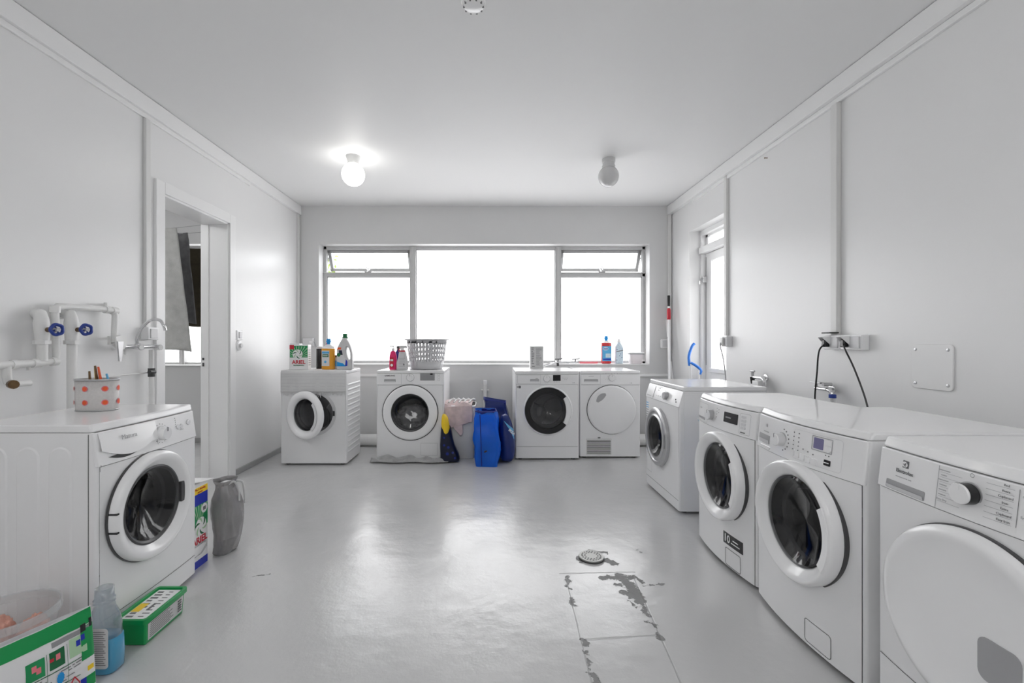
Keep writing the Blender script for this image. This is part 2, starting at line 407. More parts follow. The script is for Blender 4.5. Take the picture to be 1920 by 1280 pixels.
def loft(b, secs, n=40, e=4, cap=(True, True), wob=0, seed=0, ws=6):
    """secs: (z, cx, cy, halfx, halfy) superellipse sections"""
    vs = []; fs = []
    for z, cx, cy, hx, hy in secs:
        for k in range(n):
            a = 2*PI*k/n; c_, s_ = math.cos(a), math.sin(a)
            x = cx+hx*math.copysign(abs(c_)**(2/e), c_); y = cy+hy*math.copysign(abs(s_)**(2/e), s_)
            if wob:
                q = (noise.noise_vector(Vector((x*ws+seed, y*ws, z*ws)))+.45*noise.noise_vector(Vector((x*ws*2.7+seed, y*ws*2.7, z*ws*2.2))))*wob
                x += q.x; y += q.y
            vs.append((x, y, z))
    for i in range(len(secs)-1):
        for k in range(n): fs.append((i*n+k, i*n+(k+1) % n, (i+1)*n+(k+1) % n, (i+1)*n+k))
    if cap[0]: fs.append(tuple(range(n-1, -1, -1)))
    if cap[1]: fs.append(tuple(range((len(secs)-1)*n, len(secs)*n)))
    b.add(vs, fs); return b

def bez(pts, n=8):
    """Catmull-Rom through the points"""
    P = [Vector(p) for p in pts]; P = [P[0]*2-P[1]]+P+[P[-1]*2-P[-2]]; out = []
    for i in range(1, len(P)-2):
        for k in range(n):
            t = k/n; a, b_, c, d = P[i-1:i+3]
            out.append(.5*((2*b_)+(c-a)*t+(2*a-5*b_+4*c-d)*t*t+(3*b_-a-3*c+d)*t**3))
    out.append(P[-2]); return out

# ---------------------------------------------------------------- the room shell
XF = -4.9                                   # far wall of the drying room
struct(B().box(XF-.2, XR+.3, YR-.2, YB+.25, -.1, 0).build('floor', 'floor'), 'glossy light grey painted concrete floor with worn patches', 'floor')
struct(B().box(XF-.2, XR+.3, YR-.2, YB+.25, ZC, ZC+.1).build('ceiling', 'ceil'), 'glossy white painted ceiling', 'ceiling')
def wall(name, along, a0, a1, b0, b1, holes, m, label):
    """holes: (u0,u1,z0,z1) along the wall; along='x' or 'y'; b0..b1 is the thickness"""
    b = B(); us = sorted({a0, a1}|{h for q in holes for h in q[:2]})
    for u0, u1 in zip(us[:-1], us[1:]):
        hs = sorted([q for q in holes if q[0] <= u0+1e-6 and q[1] >= u1-1e-6], key=lambda q: q[2]); z = 0
        for q in hs+[(0, 0, ZC, ZC)]:
            if q[2] > z+1e-6:
                if along == 'x': b.box(u0, u1, b0, b1, z, q[2])
                else: b.box(b0, b1, u0, u1, z, q[2])
            z = q[3]
    return struct(b.build(name, m), label, 'wall')
WX0, WX1, WZ0, WZ1 = -1.946, 1.80, .88, 2.246
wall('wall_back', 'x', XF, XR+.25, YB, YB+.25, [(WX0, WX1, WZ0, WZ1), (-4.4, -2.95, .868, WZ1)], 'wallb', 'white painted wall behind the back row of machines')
wall('wall_left', 'y', YR, YB, XL-.21, XL, [(3.018, 3.772, 0, 2.12)], 'wall', 'glossy white left wall with the open doorway')
wall('wall_right', 'y', YR, YB, XR, XR+.25, [(3.963, 4.69, 0, 2.27)], 'wall', 'glossy white right wall with the outer door')
wall('wall_rear', 'x', XF, XR+.25, YR-.2, YR, [], 'rear', 'wall behind the viewer')
wall('wall_far_left', 'y', YR, YB, XF-.2, XF, [], 'wall', 'far wall of the drying room')

# skirtings
def baseboard(name, x0, x1, y0, y1): struct(B().box(x0, x1, y0, y1, 0, .05).build(name, 'base', bevel=.004), 'low grey painted skirting strip', 'skirting')
baseboard('baseboard_left', XL, XL+.012, 3.86, YB)
baseboard('baseboard_back', XL+.012, XR, YB-.012, YB)
baseboard('baseboard_drying_room', XF, XL-.21, YB-.014, YB)

# boxed pipe trim under the ceiling, both sides, with a thin recessed strip below
struct(B().box(XL, XL+.032, YR, YB-.002, ZC-.105, ZC-.004).box(XL, XL+.014, YR, 4.1, ZC-.135, ZC-.105).build('trim_1', 'trim', bevel=.003), 'white boxed trim under the ceiling on the left wall', 'trim')
struct(B().box(XR-.05, XR, YR, YB-.002, ZC-.105, ZC-.004).box(XR-.02, XR, YR, 4.6, ZC-.135, ZC-.105).build('trim_2', 'trim', bevel=.003), 'white boxed trim under the ceiling on the right wall', 'trim')
# ledge lines on the back wall, either side of the centre
struct(B().box(XL, -.76, YB-.03, YB, .745, .775).build('trim_3', 'trim', bevel=.004), 'narrow ledge on the back wall left of centre', 'trim')
struct(B().box(1.46, XR, YB-.03, YB, .745, .775).build('trim_4', 'trim', bevel=.004), 'narrow ledge on the back wall at right', 'trim')

# main window
def pane_xz(x0, x1, y, z0, z1, m, parent, name='pane'):
    return B().box(x0, x1, y-.002, y+.002, z0, z1).build(name, m, parent)
def window(name, x0, x1, z0, z1, mull, transoms, label):
    yf0, yf1, fw = 5.30, 5.36, .035
    b = B().box(x0, x1, yf0, yf1, z1-fw, z1).box(x0, x1, yf0, yf1, z0, z0+.03).box(x0, x0+fw, yf0, yf1, z0, z1).box(x1-fw, x1, yf0, yf1, z0, z1)
    for m0, m1 in mull:
        b.box(m0, m1, yf0-.015, yf1, z0, z1-.002); b.box(m0+.018, m1-.018, yf0-.03, yf0-.015, z0, z1-.004)
    for t0, t1 in transoms:
        b.box(t0, t1, yf0, yf1, 1.894, 1.944).box(t0, t1, yf0-.012, yf0, 1.930, 1.944)
    # thin dark glazing gaskets round the panes
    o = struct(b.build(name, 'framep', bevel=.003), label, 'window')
    return o
w1 = window('window_1', WX0, WX1, WZ0, WZ1, [(-.940, -.872), (.752, .820)], [(WX0, -.94), (.82, WX1)], 'wide three-part window with frosted panes and two open top sashes')
B().box(WX0+.002, WX1-.002, YB-.012, 5.30, WZ0-.004, WZ0+.006).build('window_sill', 'trim', w1, bevel=.003)
def gasket(x0, x1, z0, z1, y, parent, t=.006):
    B().box(x0, x1, y, y+.004, z0, z0+t).box(x0, x1, y, y+.004, z1-t, z1).box(x0, x0+t, y, y+.004, z0, z1).box(x1-t, x1, y, y+.004, z0, z1).build('gasket', 'darkp', parent)
for x0, x1, z1_ in ((WX0+.035, -.94, 1.894), (-.872, .752, WZ1-.035), (.82, WX1-.035, 1.894)):
    pane_xz(x0, x1, 5.335, WZ0+.03, z1_, 'frost', w1)
    gasket(x0, x1, WZ0+.03, z1_, 5.318, w1)
def sash(x0, x1, parent):
    zt, zb, fw = WZ1-.040, 1.948, .034
    b = B().box(x0, x1, 0, .035, -fw, 0).box(x0, x1, 0, .035, zb-zt, zb-zt+fw).box(x0, x0+fw, 0, .035, zb-zt, 0).box(x1-fw, x1, 0, .035, zb-zt, 0)
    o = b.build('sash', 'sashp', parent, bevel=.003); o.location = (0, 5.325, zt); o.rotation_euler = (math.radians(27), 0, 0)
    pane_xz(x0+fw, x1-fw, .018, zb-zt+fw, -fw, 'pane', o)
    xm = (x0+x1)/2
    h = B().box(xm-.04, xm+.04, 5.285, 5.30, 1.944, 1.952).tube([(xm-.01, 5.29, 1.95), (xm-.005, 5.35, 1.985), (xm-.005, 5.40, 1.99)], .006, 8).tube(bez([(xm, 5.285, 1.955), (xm+.012, 5.275, 1.99), (xm-.005, 5.275, 2.005), (xm-.015, 5.275, 1.985), (xm, 5.285, 1.955)], 5), .005, 8)
    h.build('stay_catch', 'chrome', parent, smooth=True)
    B().tube([(x0+.01, 5.33, 2.12), (x0+.012, 5.42, 2.00)], .005, 6).tube([(x1-.01, 5.33, 2.12), (x1-.012, 5.42, 2.00)], .005, 6).build('hinge_arm', 'greyp', parent)
sash(WX0+.037, -.942, w1); sash(.822, WX1-.037, w1)

w2 = window('window_2', -4.4, -2.95, .868, WZ1, [(-3.62, -3.56)], [(-3.56, -2.95)], 'window of the drying room seen through the doorway')
pane_xz(-4.365, -3.62, 5.335, .9, WZ1-.035, 'frost', w2); pane_xz(-3.56, -2.985, 5.335, .9, 1.894, 'frost', w2); pane_xz(-3.56, -2.985, 5.335, 1.944, WZ1-.035, 'frost', w2)
B().box(-4.398, -2.952, YB-.02, 5.30, .862, .874).build('window_sill', 'trim', w2, bevel=.003)

# open doorway in the left wall
d1 = B()
Y0, Y1, ZD = 3.018, 3.772, 2.12
d1.box(XL-.002, XL+.018, Y0-.08, Y0, 0, ZD+.075).box(XL-.002, XL+.018, Y1, Y1+.08, 0, ZD+.075).box(XL-.002, XL+.018, Y0, Y1, ZD, ZD+.075)
d1 = struct(d1.build('door_1', 'trim', bevel=.003), 'white architrave round the open doorway to the drying room', 'doorway')
B().box(XL-.212, XL+.004, Y0-.001, Y0+.014, 0, ZD).box(XL-.212, XL+.004, Y1-.014, Y1+.001, 0, ZD).box(XL-.212, XL+.004, Y0, Y1, ZD-.014, ZD+.001).build('door_lining', 'trim', d1, bevel=.002)
B().box(XL-.215, XL-.15, Y1-.022, Y1-.014, 0, ZD-.014).box(XL-.215, XL-.15, Y0+.014, Y0+.022, 0, ZD-.014).build('door_stop', 'trim', d1, bevel=.002)
B().box(XL-.20, XL-.185, Y1-.025, Y1-.021, .935, .965).box(XL-.20, XL-.185, Y1-.025, Y1-.021, .985, 1.005).build('strike_plate', 'darkp', d1)

# outer door in the right wall
d2 = B(); DX = 2.155
d2.box(DX, 2.29, 4.655, 4.69, 0, 2.27).box(DX, 2.29, 3.963, 3.998, 0, 2.27).box(DX, 2.29, 3.998, 4.655, 2.225, 2.27).box(DX-.02, 2.29, 3.998, 4.675, 2.035, 2.10)
d2 = struct(d2.build('door_2', 'trim', bevel=.003), 'white outer door frame set deep in the right wall', 'door')
lf = B().box(2.20, 2.245, 4.545, 4.652, .02, 2.033).box(2.20, 2.245, 4.0, 4.11, .02, 2.033).box(2.20, 2.245, 4.11, 4.545, .02, .86).box(2.20, 2.245, 4.11, 4.545, 1.95, 2.033).box(2.185, 2.20, 4.11, 4.56, .835, .875)
lf = lf.build('door_leaf', 'trim', d2, bevel=.003)
B().box(2.218, 2.222, 4.11, 4.545, .86, 1.95).build('pane', 'frost', lf)
B().box(2.218, 2.222, 3.998, 4.655, 2.125, 2.20).build('pane', 'frost', d2)
B().box(2.20, 2.24, 3.998, 4.655, 2.10, 2.125).box(2.20, 2.24, 3.998, 4.655, 2.20, 2.225).box(2.20, 2.24, 4.61, 4.655, 2.1, 2.225).build('top_light_frame', 'trim', d2, bevel=.002)
B().tube(bez([(2.19, 4.652, 1.77), (2.14, 4.62, 1.78), (2.12, 4.60, 1.76), (2.12, 4.60, 1.72)], 5), .008, 8).box(2.16, 2.2, 4.63, 4.655, 1.74, 1.80).build('door_catch', 'chrome', d2, smooth=True)
B().box(2.196, 2.20, 4.64, 4.646, .9, 2.0).build('weather_strip', 'greyp', d2)

# conduits on the walls (fixed electrical trunking)
def conduit(name, label, x0, x1, y0, y1, z0, z1): return tag(B().box(x0, x1, y0, y1, z0, z1).build(name, 'conduit', bevel=.004), label, 'conduit')
conduit('wall_conduit', 'white conduit running down to the socket box beside the doorway', XL, XL+.022, 2.845, 2.885, 1.222, ZC-.135)
conduit('wall_conduit', 'white corner conduit by the left end of the window wall', XL, XL+.022, 5.10, 5.14, .052, ZC-.106)
conduit('wall_conduit', 'white corner conduit above the mop and broom', XR-.05, XR-.008, YB-.022, YB, .78, ZC-.106)
conduit('wall_conduit', 'white conduit on the right wall next to the outer door', XR-.025, XR, 3.915, 3.955, 1.19, ZC-.106)
conduit('wall_conduit', 'white conduit dropping to the twin sockets with black cables', XR-.028, XR, 2.66, 2.71, 1.178, ZC-.135)

# ---------------------------------------------------------------- lamps and ceiling fittings
def globe(label, x, y, r, lit, group='globe ceiling lamps'):
    t = thing('globe_ceiling_lamp', label, 'lamp', (x, y, ZC), 0)
    zc = -(.075+r*.83)
    b = B()
    if lit: b.lathe([(.060, 0), (.060, -.006), (.045, -.05), (.048, -.068)], 40)
    else: b.lathe([(.055, 0), (.055, -.03), (.050, -.035), (.050, -.055), (.056, -.06), (.052, -.078)], 40)
    b.build('lamp_holder', 'fix', t, smooth=True)
    prof = [(max(1e-6, r*math.sin(a)), zc+r*math.cos(a)) for a in [math.radians(28)+i*(PI-math.radians(28))/24 for i in range(25)]]
    B().lathe(prof, 48, caps=False).build('glass_globe', 'bulb' if lit else 'opal', t, smooth=True)
    return t
globe('lit round globe lamp on the ceiling at left', -1.14, 3.775, .093, True)
globe('unlit grey globe lamp on the ceiling at right', .992, 3.83, .086, False)
t = thing('smoke_detector', 'round white smoke detector on the ceiling at top of the view', 'smoke detector', (-.077, 2.046, ZC))
B().lathe([(.056, 0), (.056, -.010), (.050, -.014), (.046, -.030), (.036, -.036), (.001, -.037)], 40).build('housing', 'plastic', t, smooth=True)
b = B()
for k in range(10):
    a = 2*PI*k/10; b.box(.043*math.cos(a)-.004, .043*math.cos(a)+.004, .043*math.sin(a)-.004, .043*math.sin(a)+.004, -.034, -.026)
b.build('vent_slot', 'print', t)

# ---------------------------------------------------------------- washing machines
def wrinkle_blob(name, label, loc, r, m, seed, squash=.7):
    import bmesh
    bm = bmesh.new(); bmesh.ops.create_icosphere(bm, subdivisions=5, radius=1)
    for v in bm.verts:
        p = v.co.copy(); q = p*2.2+Vector((seed, 0, 0))
        rid = 1-abs(noise.noise(q*1.3))*2.2
        rid2 = 1-abs(noise.noise(q*3+Vector((4, 2, 1))))*2
        d = 1+.20*rid+.09*rid2
        v.co = Vector((p.x*r[0], p.y*r[1], p.z*r[2]))*d
    me = bpy.data.meshes.new(name); bm.to_mesh(me); bm.free(); me.materials.append(M[m]); me.shade_smooth()
    o = bpy.data.objects.new(name, me); C.objects.link(o); o.location = loc
    return tag(o, label, 'laundry')

class Machine:
    def __init__(s, name, label, cat, loc, rz, w_, d, h, zp, slant=.0, bow=0, lid=.032, lidm='enamel', body='enamel2', cr=.012, hole=None, over=.004, kick=None, lid_chamfer=0, pz1=None):
        s.w, s.d, s.h, s.zp, s.slant, s.bow = w_, d, h, zp, slant, bow
        s.t = thing(name, label, cat, loc, rz); s.loc = Vector(loc); s.rz = rz
        s.zt = h-lid if pz1 is None else pz1
        hw = w_/2; z0 = .018
        s.yb = lambda x: -bow*(1-(2*x/w_)**2)
        # cabinet: sides and back wrapped in one strip, front sheet with the round opening
        b = B(); path = []
        n = 5
        for k in range(n+1): a = -PI/2-PI/2*k/n; path.append((-hw+cr+cr*math.cos(a), cr+cr*math.sin(a)))
        for k in range(n+1): a = PI-PI/2*k/n; path.append((-hw+cr+cr*math.cos(a), d-cr+cr*math.sin(a)))
        for k in range(n+1): a = PI/2-PI/2*k/n; path.append((hw-cr+cr*math.cos(a), d-cr+cr*math.sin(a)))
        for k in range(n+1): a = -PI/2*k/n; path.append((hw-cr+cr*math.cos(a), cr+cr*math.sin(a)))
        N = len(path); vs = []; fs = []
        for z in (z0, zp, s.zt):
            for (x, y) in path:
                if z == s.zt and y < .1: y += slant
                vs.append((x, y, z))
        for i in range(2):
            for k in range(N-1): fs.append((i*N+k, i*N+k+1, (i+1)*N+k+1, (i+1)*N+k))
        fs.append(tuple(range(2*N, 3*N))); fs.append(tuple(range(N-1, -1, -1)))
        b.add(vs, fs)
        x0, x1 = -hw+cr, hw-cr
        if hole:
            cx, cz, R = hole; K = 96; rings = 6; vs = []
            ang = [2*PI*k/K for k in range(K)]
            for c_ in ((x0, z0), (x1, z0), (x1, zp), (x0, zp)):
                a = math.atan2(c_[1]-cz, c_[0]-cx) % (2*PI); k = min(range(K), key=lambda i: abs(ang[i]-a)); ang[k] = a
            outer = []
            for a in ang:
                ca, sa = math.cos(a), math.sin(a); tt = 1e9
                if ca > 1e-9: tt = min(tt, (x1-cx)/ca)
                if ca < -1e-9: tt = min(tt, (x0-cx)/ca)
                if sa > 1e-9: tt = min(tt, (zp-cz)/sa)
                if sa < -1e-9: tt = min(tt, (z0-cz)/sa)
                outer.append(tt)
            for i in range(rings+1):
                for a, tt in zip(ang, outer):
                    r = R+(tt-R)*(i/rings); x = cx+r*math.cos(a); vs.append((x, s.yb(x), cz+r*math.sin(a)))
            fs = [(i*K+k, i*K+(k+1) % K, (i+1)*K+(k+1) % K, (i+1)*K+k) for i in range(rings) for k in range(K)]
            b.add(vs, fs)
        else:
            b.grid(lambda u, v: (x0+(x1-x0)*u, s.yb(x0+(x1-x0)*u), z0+(zp-z0)*v), 24, 4)
        s.body = b.build('cabinet', body, s.t, smooth=True, angle=25)
        # control panel: slab following the bow and the slant
        g = .0015
        def pf(u, v):
            x = -hw+.002+(w_-.004)*u; z = zp+g+(s.zt-zp-2*g)*v
            return (x, s.yb(x)-over+slant*v, z)
        b = B(); nu = 28
        front = [pf(i/nu, j/4) for j in range(5) for i in range(nu+1)]
        b.add(front, [(j*(nu+1)+i, j*(nu+1)+i+1, (j+1)*(nu+1)+i+1, (j+1)*(nu+1)+i) for j in range(4) for i in range(nu)])
        def depth_y(v): return .03+slant*v
        for j in (0, 4):
            b.add([pf(i/nu, j/4) for i in range(nu+1)]+[(pf(i/nu, j/4)[0], depth_y(j/4), pf(i/nu, j/4)[2]) for i in range(nu+1)], [(i, i+1, nu+2+i, nu+1+i) for i in range(nu)])
        for i in (0, nu):
            b.add([pf(i/nu, j/4) for j in range(5)]+[(pf(i/nu, j/4)[0], depth_y(j/4), pf(i/nu, j/4)[2]) for j in range(5)], [(j, j+1, 6+j, 5+j) for j in range(4)])
        s.panel = b.build('control_panel', 'plastic', s.t, smooth=True, bevel=.003)
        # lid
        s.lidz = s.zt
        poly = [(-hw, d)]+[(-hw, slant)]+[(-hw+w_*i/20, slant+s.yb(-hw+w_*i/20)) for i in range(1, 20)]+[(hw, slant), (hw, d)]
        b = B(); m_ = len(poly); ins = lid_chamfer
        vs = [(x, y, s.zt+.001) for x, y in poly]+[(x, y+(ins if y < d-.01 and True else 0), h) for x, y in poly]
        fs = [tuple(range(m_-1, -1, -1)), tuple(range(m_, 2*m_))]+[(k, (k+1) % m_, m_+(k+1) % m_, m_+k) for k in range(m_)]
        b.add(vs, fs)
        s.lid = b.build('top_panel', lidm, s.t, bevel=.006, segs=3)
        # feet
        for fx in (-hw+.05, hw-.05):
            for fy in (.05, d-.05): B().lathe([(.02, 0), (.02, .008), (.012, .01), (.012, .02)], 16, c=(fx, fy, 0)).build('foot', 'darkp', s.t)
        if kick:
            b = B(); b.grid(lambda u, v: (x0+(x1-x0)*u, s.yb(x0+(x1-x0)*u)-.0012, kick-.0012+.0024*v), 24, 1).build('kick_seam', 'seam', s.t)
    def py(s, x, z):                       # y on the panel / front surface
        if z < s.zp: return s.yb(x)
        return s.yb(x)-.004+s.slant*(z-s.zp)/(s.zt-s.zp)
    def tilt(s): return math.atan2(s.slant, s.zt-s.zp)
    def plate(s, name, x0, x1, z0, z1, m, out=.0015, r=.003, parent=None):
        """a thin raised rounded plate lying on the front"""
        b = B(); r = min(r, (x1-x0)/2.01, (z1-z0)/2.01)
        xs = [x0+r*(1-math.cos(PI/2*k/4)) for k in range(5)]; nmid = 8 if s.bow and x1-x0 > .03 else 1
        xs += [x0+r+(x1-x0-2*r)*k/nmid for k in range(1, nmid)]+[x1-r*(1-math.cos(PI/2*(4-k)/4)) for k in range(5)]
        N = len(xs); vs = []
        def hz(x): e = max(0, r-min(x-x0, x1-x)); return r-math.sqrt(max(0, r*r-e*e))
        for off in (-out, .004):
            for x in xs: vs.append((x, s.py(x, z0)+off, z0+hz(x)))
            for x in xs: vs.append((x, s.py(x, z1-1e-5)+off, z1-hz(x)))
        fs = [(k, k+1, N+k+1, N+k) for k in range(N-1)]+[(k, k+1, 2*N+k+1, 2*N+k) for k in range(N-1)]+[(N+k, N+k+1, 3*N+k+1, 3*N+k) for k in range(N-1)]
        fs += [(0, N, 3*N, 2*N), (N-1, 2*N-1, 4*N-1, 3*N-1)]
        b.add(vs, fs)
        return b.build(name, m, parent or s.t)
    def outline(s, name, x0, x1, z0, z1, m='seam', t=.0022, r=.006, out=.0008, parent=None):
        b = B(); A = dense(rrect(x0, x1, z0, z1, r)); Bq = dense(rrect(x0+t, x1-t, z0+t, z1-t, max(r-t, .0005))); n = len(A)
        vs = [(x, s.py(x, z)-out, z) for x, z in A]+[(x, s.py(x, z)-out, z) for x, z in Bq]
        b.add(vs, [(k, (k+1) % n, n+(k+1) % n, n+k) for k in range(n)])
        return b.build(name, m, parent or s.t)
    def line(s, name, x0, z0, x1, z1, m='seam', t=.0018, parent=None):
        dx, dz = x1-x0, z1-z0; L = math.hypot(dx, dz); nx, nz = -dz/L*t/2, dx/L*t/2
        b = B(); k = 10
        b.grid(lambda u, v: (x0+dx*u+nx*(2*v-1), s.py(x0+dx*u, z0+dz*u)-.0009, z0+dz*u+nz*(2*v-1)), k, 1)
        return b.build(name, m, parent or s.t)
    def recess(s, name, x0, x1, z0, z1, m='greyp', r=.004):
        """grip recess: grey trough, its lit lower lip put into a paler colour"""
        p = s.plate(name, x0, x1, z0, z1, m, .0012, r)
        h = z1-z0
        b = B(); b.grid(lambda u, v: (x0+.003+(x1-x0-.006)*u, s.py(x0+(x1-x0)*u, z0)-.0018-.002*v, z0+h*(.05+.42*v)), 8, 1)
        b.build('grip_lip', 'offwhite', p)  # paler strip stands in for light on the lip
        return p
    def knob(s, x, z, r, out=.022, m='plastic', ring='silver', mark='print', side=None):
        y = s.py(x, z); c = (x, y, z)
        k = B().lathe([(r*1.0, -.004), (r, out*.75), (r*.93, out), (r*.001, out)] if not side else [(r, -.004), (r, out*.9)], 40, '-y', c).build('program_knob', side or m, s.t, smooth=True)
        if side: B().lathe([(r*.97, out*.88), (r*.97, out), (r*.9, out+.002), (.0005, out+.002)], 40, '-y', c).build('knob_cap', m, k, smooth=True)
        B().lathe([(r*1.12, -.003), (r*1.12, .0015), (r, .002)], 40, '-y', c, caps=False).build('knob_ring', ring, k, smooth=True)
        B().box(x-.0012, x+.0012, y-out-.0026, y-out*.5, z+r*.35, z+r*.98).build('pointer', mark, k)
    def dots(s, pts, r=.0025, m='print', name='indicator_mark'):
        b = B()
        for x, z in pts: b.lathe([(r, -.001), (r, .0012), (.0002, .0013)], 10, '-y', (x, s.py(x, z), z))
        return b.build(name, m, s.t)
    def text(s, body, size, x, z, m='print', bold=0, name='lettering', parent=None, sx=1):
        return text(name, body, size, m, parent or s.t, (x, s.py(x, z)-.0026, z), (PI/2-s.tilt()*(1 if z > s.zp else 0), 0, math.atan2(s.bow*8*x, s.w*s.w) if s.bow else 0), bold, .0003, sx=sx)
    def interior(s, cx, cz, R, laundry=None):
        y = s.yb(cx)
        B().lathe([(R*1.0, 0), (R*1.0, -.045), (R*.90, -.05), (R*.90, -.075), (R*.98, -.08)], 64, '-y', (cx, y, cz), caps=False).build('door_gasket', 'rubber', s.t, smooth=True)
        dr = B().lathe([(R*1.0, -.08), (R*1.18, -.09), (R*1.18, -.33), (R*.9, -.34), (.001, -.33)], 64, '-y', (cx, y, cz), caps=False)
        dr = dr.build('drum', 'steel', s.t, smooth=True)
        b = B()
        for k in range(3):
            a = 2*PI*k/3+.5; x, z = cx+R*1.1*math.cos(a), cz+R*1.1*math.sin(a); x2, z2 = cx+R*.85*math.cos(a), cz+R*.85*math.sin(a)
            b.tube([(x, y+.1, z), (x, y+.32, z)], .02, 8); 
            for q in range(1, 5): rr = R*(1.05-.2*q); b.tube([(cx+rr*math.cos(a+q*.12), y+.325, cz+rr*math.sin(a+q*.12)), (cx+(rr-R*.2)*math.cos(a+q*.12+.12), y+.325, cz+(rr-R*.2)*math.sin(a+q*.12+.12))], .006, 6)
        b.build('drum_paddle', 'silver', dr, smooth=True)
    def door(s, cx, cz, prof, ringm, glass=None, gm='doorglass', hinge=-1, openang=0, extra=None):
        y = s.yb(cx); c = (cx, y, cz); R = prof[0][0]
        piv = (cx+hinge*R, y, cz)
        d = B().lathe(prof, 96, '-y', c, caps=False).build('door', ringm, s.t, smooth=True, pivot=piv, angle=50)
        if openang: d.rotation_euler = (0, 0, openang)
        s.dpiv = piv; s.dobj = d
        if glass:
            B().lathe(glass, 72, '-y', tuple(c[i]-piv[i] for i in range(3)), caps=False).build('door_glass', gm, d, smooth=True)
        s.dc = tuple(c[i]-piv[i] for i in range(3))
        return d
    def world(s, x, y, z):
        return Matrix.Rotation(s.rz, 3, 'Z') @ Vector((x, y, z))+s.loc

# -- 1: back left, door ajar, cloth over the top
m = Machine('washing_machine', 'white washing machine in the far left corner with its round door ajar', 'washing machine', (-1.631, 4.193, 0), 0, .606, .45, .87, .735, lid=.03, hole=(.0, .478, .178))
m.interior(0, .478, .178)
R = .215
m.door(-.012, .478, [(R, 0), (R, .028), (R*.95, .04), (R*.86, .044), (R*.74, .036), (R*.67, .012), (R*.66, .0)], 'plastic', [(R*.66, .012), (R*.6, -.02), (R*.45, -.05), (.001, -.06)], hinge=-1, openang=math.radians(-25))
dx, dy, dz = m.dc
B().lathe([(R*.80, -.001), (R*.67, -.004)], 64, '-y', m.dc, caps=False).build('door_seal_ring', 'greyp', m.dobj, smooth=True)
b = B()
for k in range(9): a = math.radians(-42+84*k/8); b.add([], []); 
b.grid(lambda u, v: (dx+R*(.70+.12*v)*math.cos(math.radians(-48+90*u)), -.046, dz+R*(.70+.12*v)*math.sin(math.radians(-48+90*u))), 16, 1).build('door_handle', 'offwhite', m.dobj, solid=.006)
B().box(.178, .195, -.006, .002, .455, .50).build('door_lock_catch', 'darkp', m.t)
B().lathe([(.208, 0), (.208, .004), (.178, .002)], 64, '-y', (0, 0, .478), caps=False).build('opening_rim', 'offwhite', m.t, smooth=True)
b = B()
for k in range(14):
    z = .10+k*.048
    b.add([(.3032, .03, z), (.3032, .42, z), (.3032, .42, z+.022), (.3032, .03, z+.022), (.3085, .04, z+.008), (.3085, .41, z+.008), (.3085, .41, z+.018), (.3085, .04, z+.018)],
          [(4, 5, 6, 7), (0, 1, 5, 4), (1, 2, 6, 5), (2, 3, 7, 6), (3, 0, 4, 7)])
b.build('side_ribs', 'enamel2', m.t)
# cloth draped over the top and front, fringed
t = thing('fringed_cloth', 'white striped cloth with a fringe draped over the far left washing machine', 'cloth', (-1.631, 4.193, 0))
def cl(u, v):
    x = -.300+.60*u; L = .40+.20; q = v*L
    wv = .0025*math.sin(x*40)+.002*noise.noise(Vector((x*9, v*6, 0)))
    if q < .40: y, z = .41-q, .872
    elif q < .416: a = (q-.40)/.016*PI/2; y, z = .010-.016*math.sin(a), .872-.016*(1-math.cos(a))
    else: y, z = -.0065, .856-(q-.416)
    if q >= .416: y -= abs(wv)*(q-.4)*8
    else: z += abs(wv)*.4
    return (x, y, z)
B().grid(cl, 60, 40).build('cloth_body', 'towelw', t, smooth=True, solid=.003)
b = B()
for k in range(58):
    x = -.295+.59*k/57; zz = .675; ln = .020+.016*math.sin(k*.33)**2
    if abs(x) < .1: ln *= 1.5
    b.tube([(x, -.009, zz), (x+.006*math.sin(k), -.012, zz-ln*.5), (x+.012*math.sin(k*1.7), -.009, zz-ln)], .0022, 5)
o = b.build('fringe', 'towelw', t); o['kind'] = 'stuff'
b = B()
for z in (.70, .725, .755, .785, .815, .84): b.box(-.295, .295, -.0105, -.0095, z, z+.004)
b.build('woven_stripe', 'offwhite', t)

# -- 2: back row, second from left, laundry inside
m = Machine('washing_machine', 'white washing machine in the back row carrying the laundry basket', 'washing machine', (-.7725, 4.376, 0), 0, .65, .60, .86, .722, lid=.028, hole=(0, .458, .178))
m.interior(0, .458, .178)
R = .262
m.door(0, .458, [(R, -.001), (R, .012), (R*.97, .018), (R*.93, .020), (R*.70, .026), (R*.675, .024), (R*.665, .0)], 'plastic', [(R*.665, .016), (R*.6, .002), (R*.45, -.035), (.001, -.05)])
B().lathe([(R*1.03, -.001), (R*1.03, .006), (R*1.0, .007)], 96, '-y', m.dc, caps=False).build('door_trim_ring', 'darkp', m.dobj, smooth=True)
B().lathe([(R*.70, .024), (R*.68, .030), (R*.655, .022)], 96, '-y', m.dc, caps=False).build('glass_rim', 'darkp', m.dobj, smooth=True)
m.line('drawer_seam', -.085, .728, -.085, .828, 'printl'); m.text('SAMSUNG', .019, -.195, .823-.012, 'print', .0004, sx=1.15)
m.recess('drawer_grip', -.25, -.14, .751, .778)
m.knob(.0, .796-.002, .034, .016, 'plastic', 'silver')
m.plate('display', .095, .235, .765, .842-.006, 'lcdg', .001)
m.plate('display_window', .192, .216, .818, .834, 'black', .002)
m.dots([(.13+.012*i, .775+.012*j) for i in range(8) for j in range(3)], .0018, 'print')
for z in (.822, .797, .772): m.outline('button', .262, .285, z-.009, z+.009, 'printl', .0016, .004)
m.outline('filter_flap', .10, .262, .045, .165, 'printl', .002, .004)
wrinkle_blob('laundry', 'crumpled grey laundry in the drum below the laundry basket', m.world(.01, .12, .40), (.14, .07, .10), 'laundry', 3)

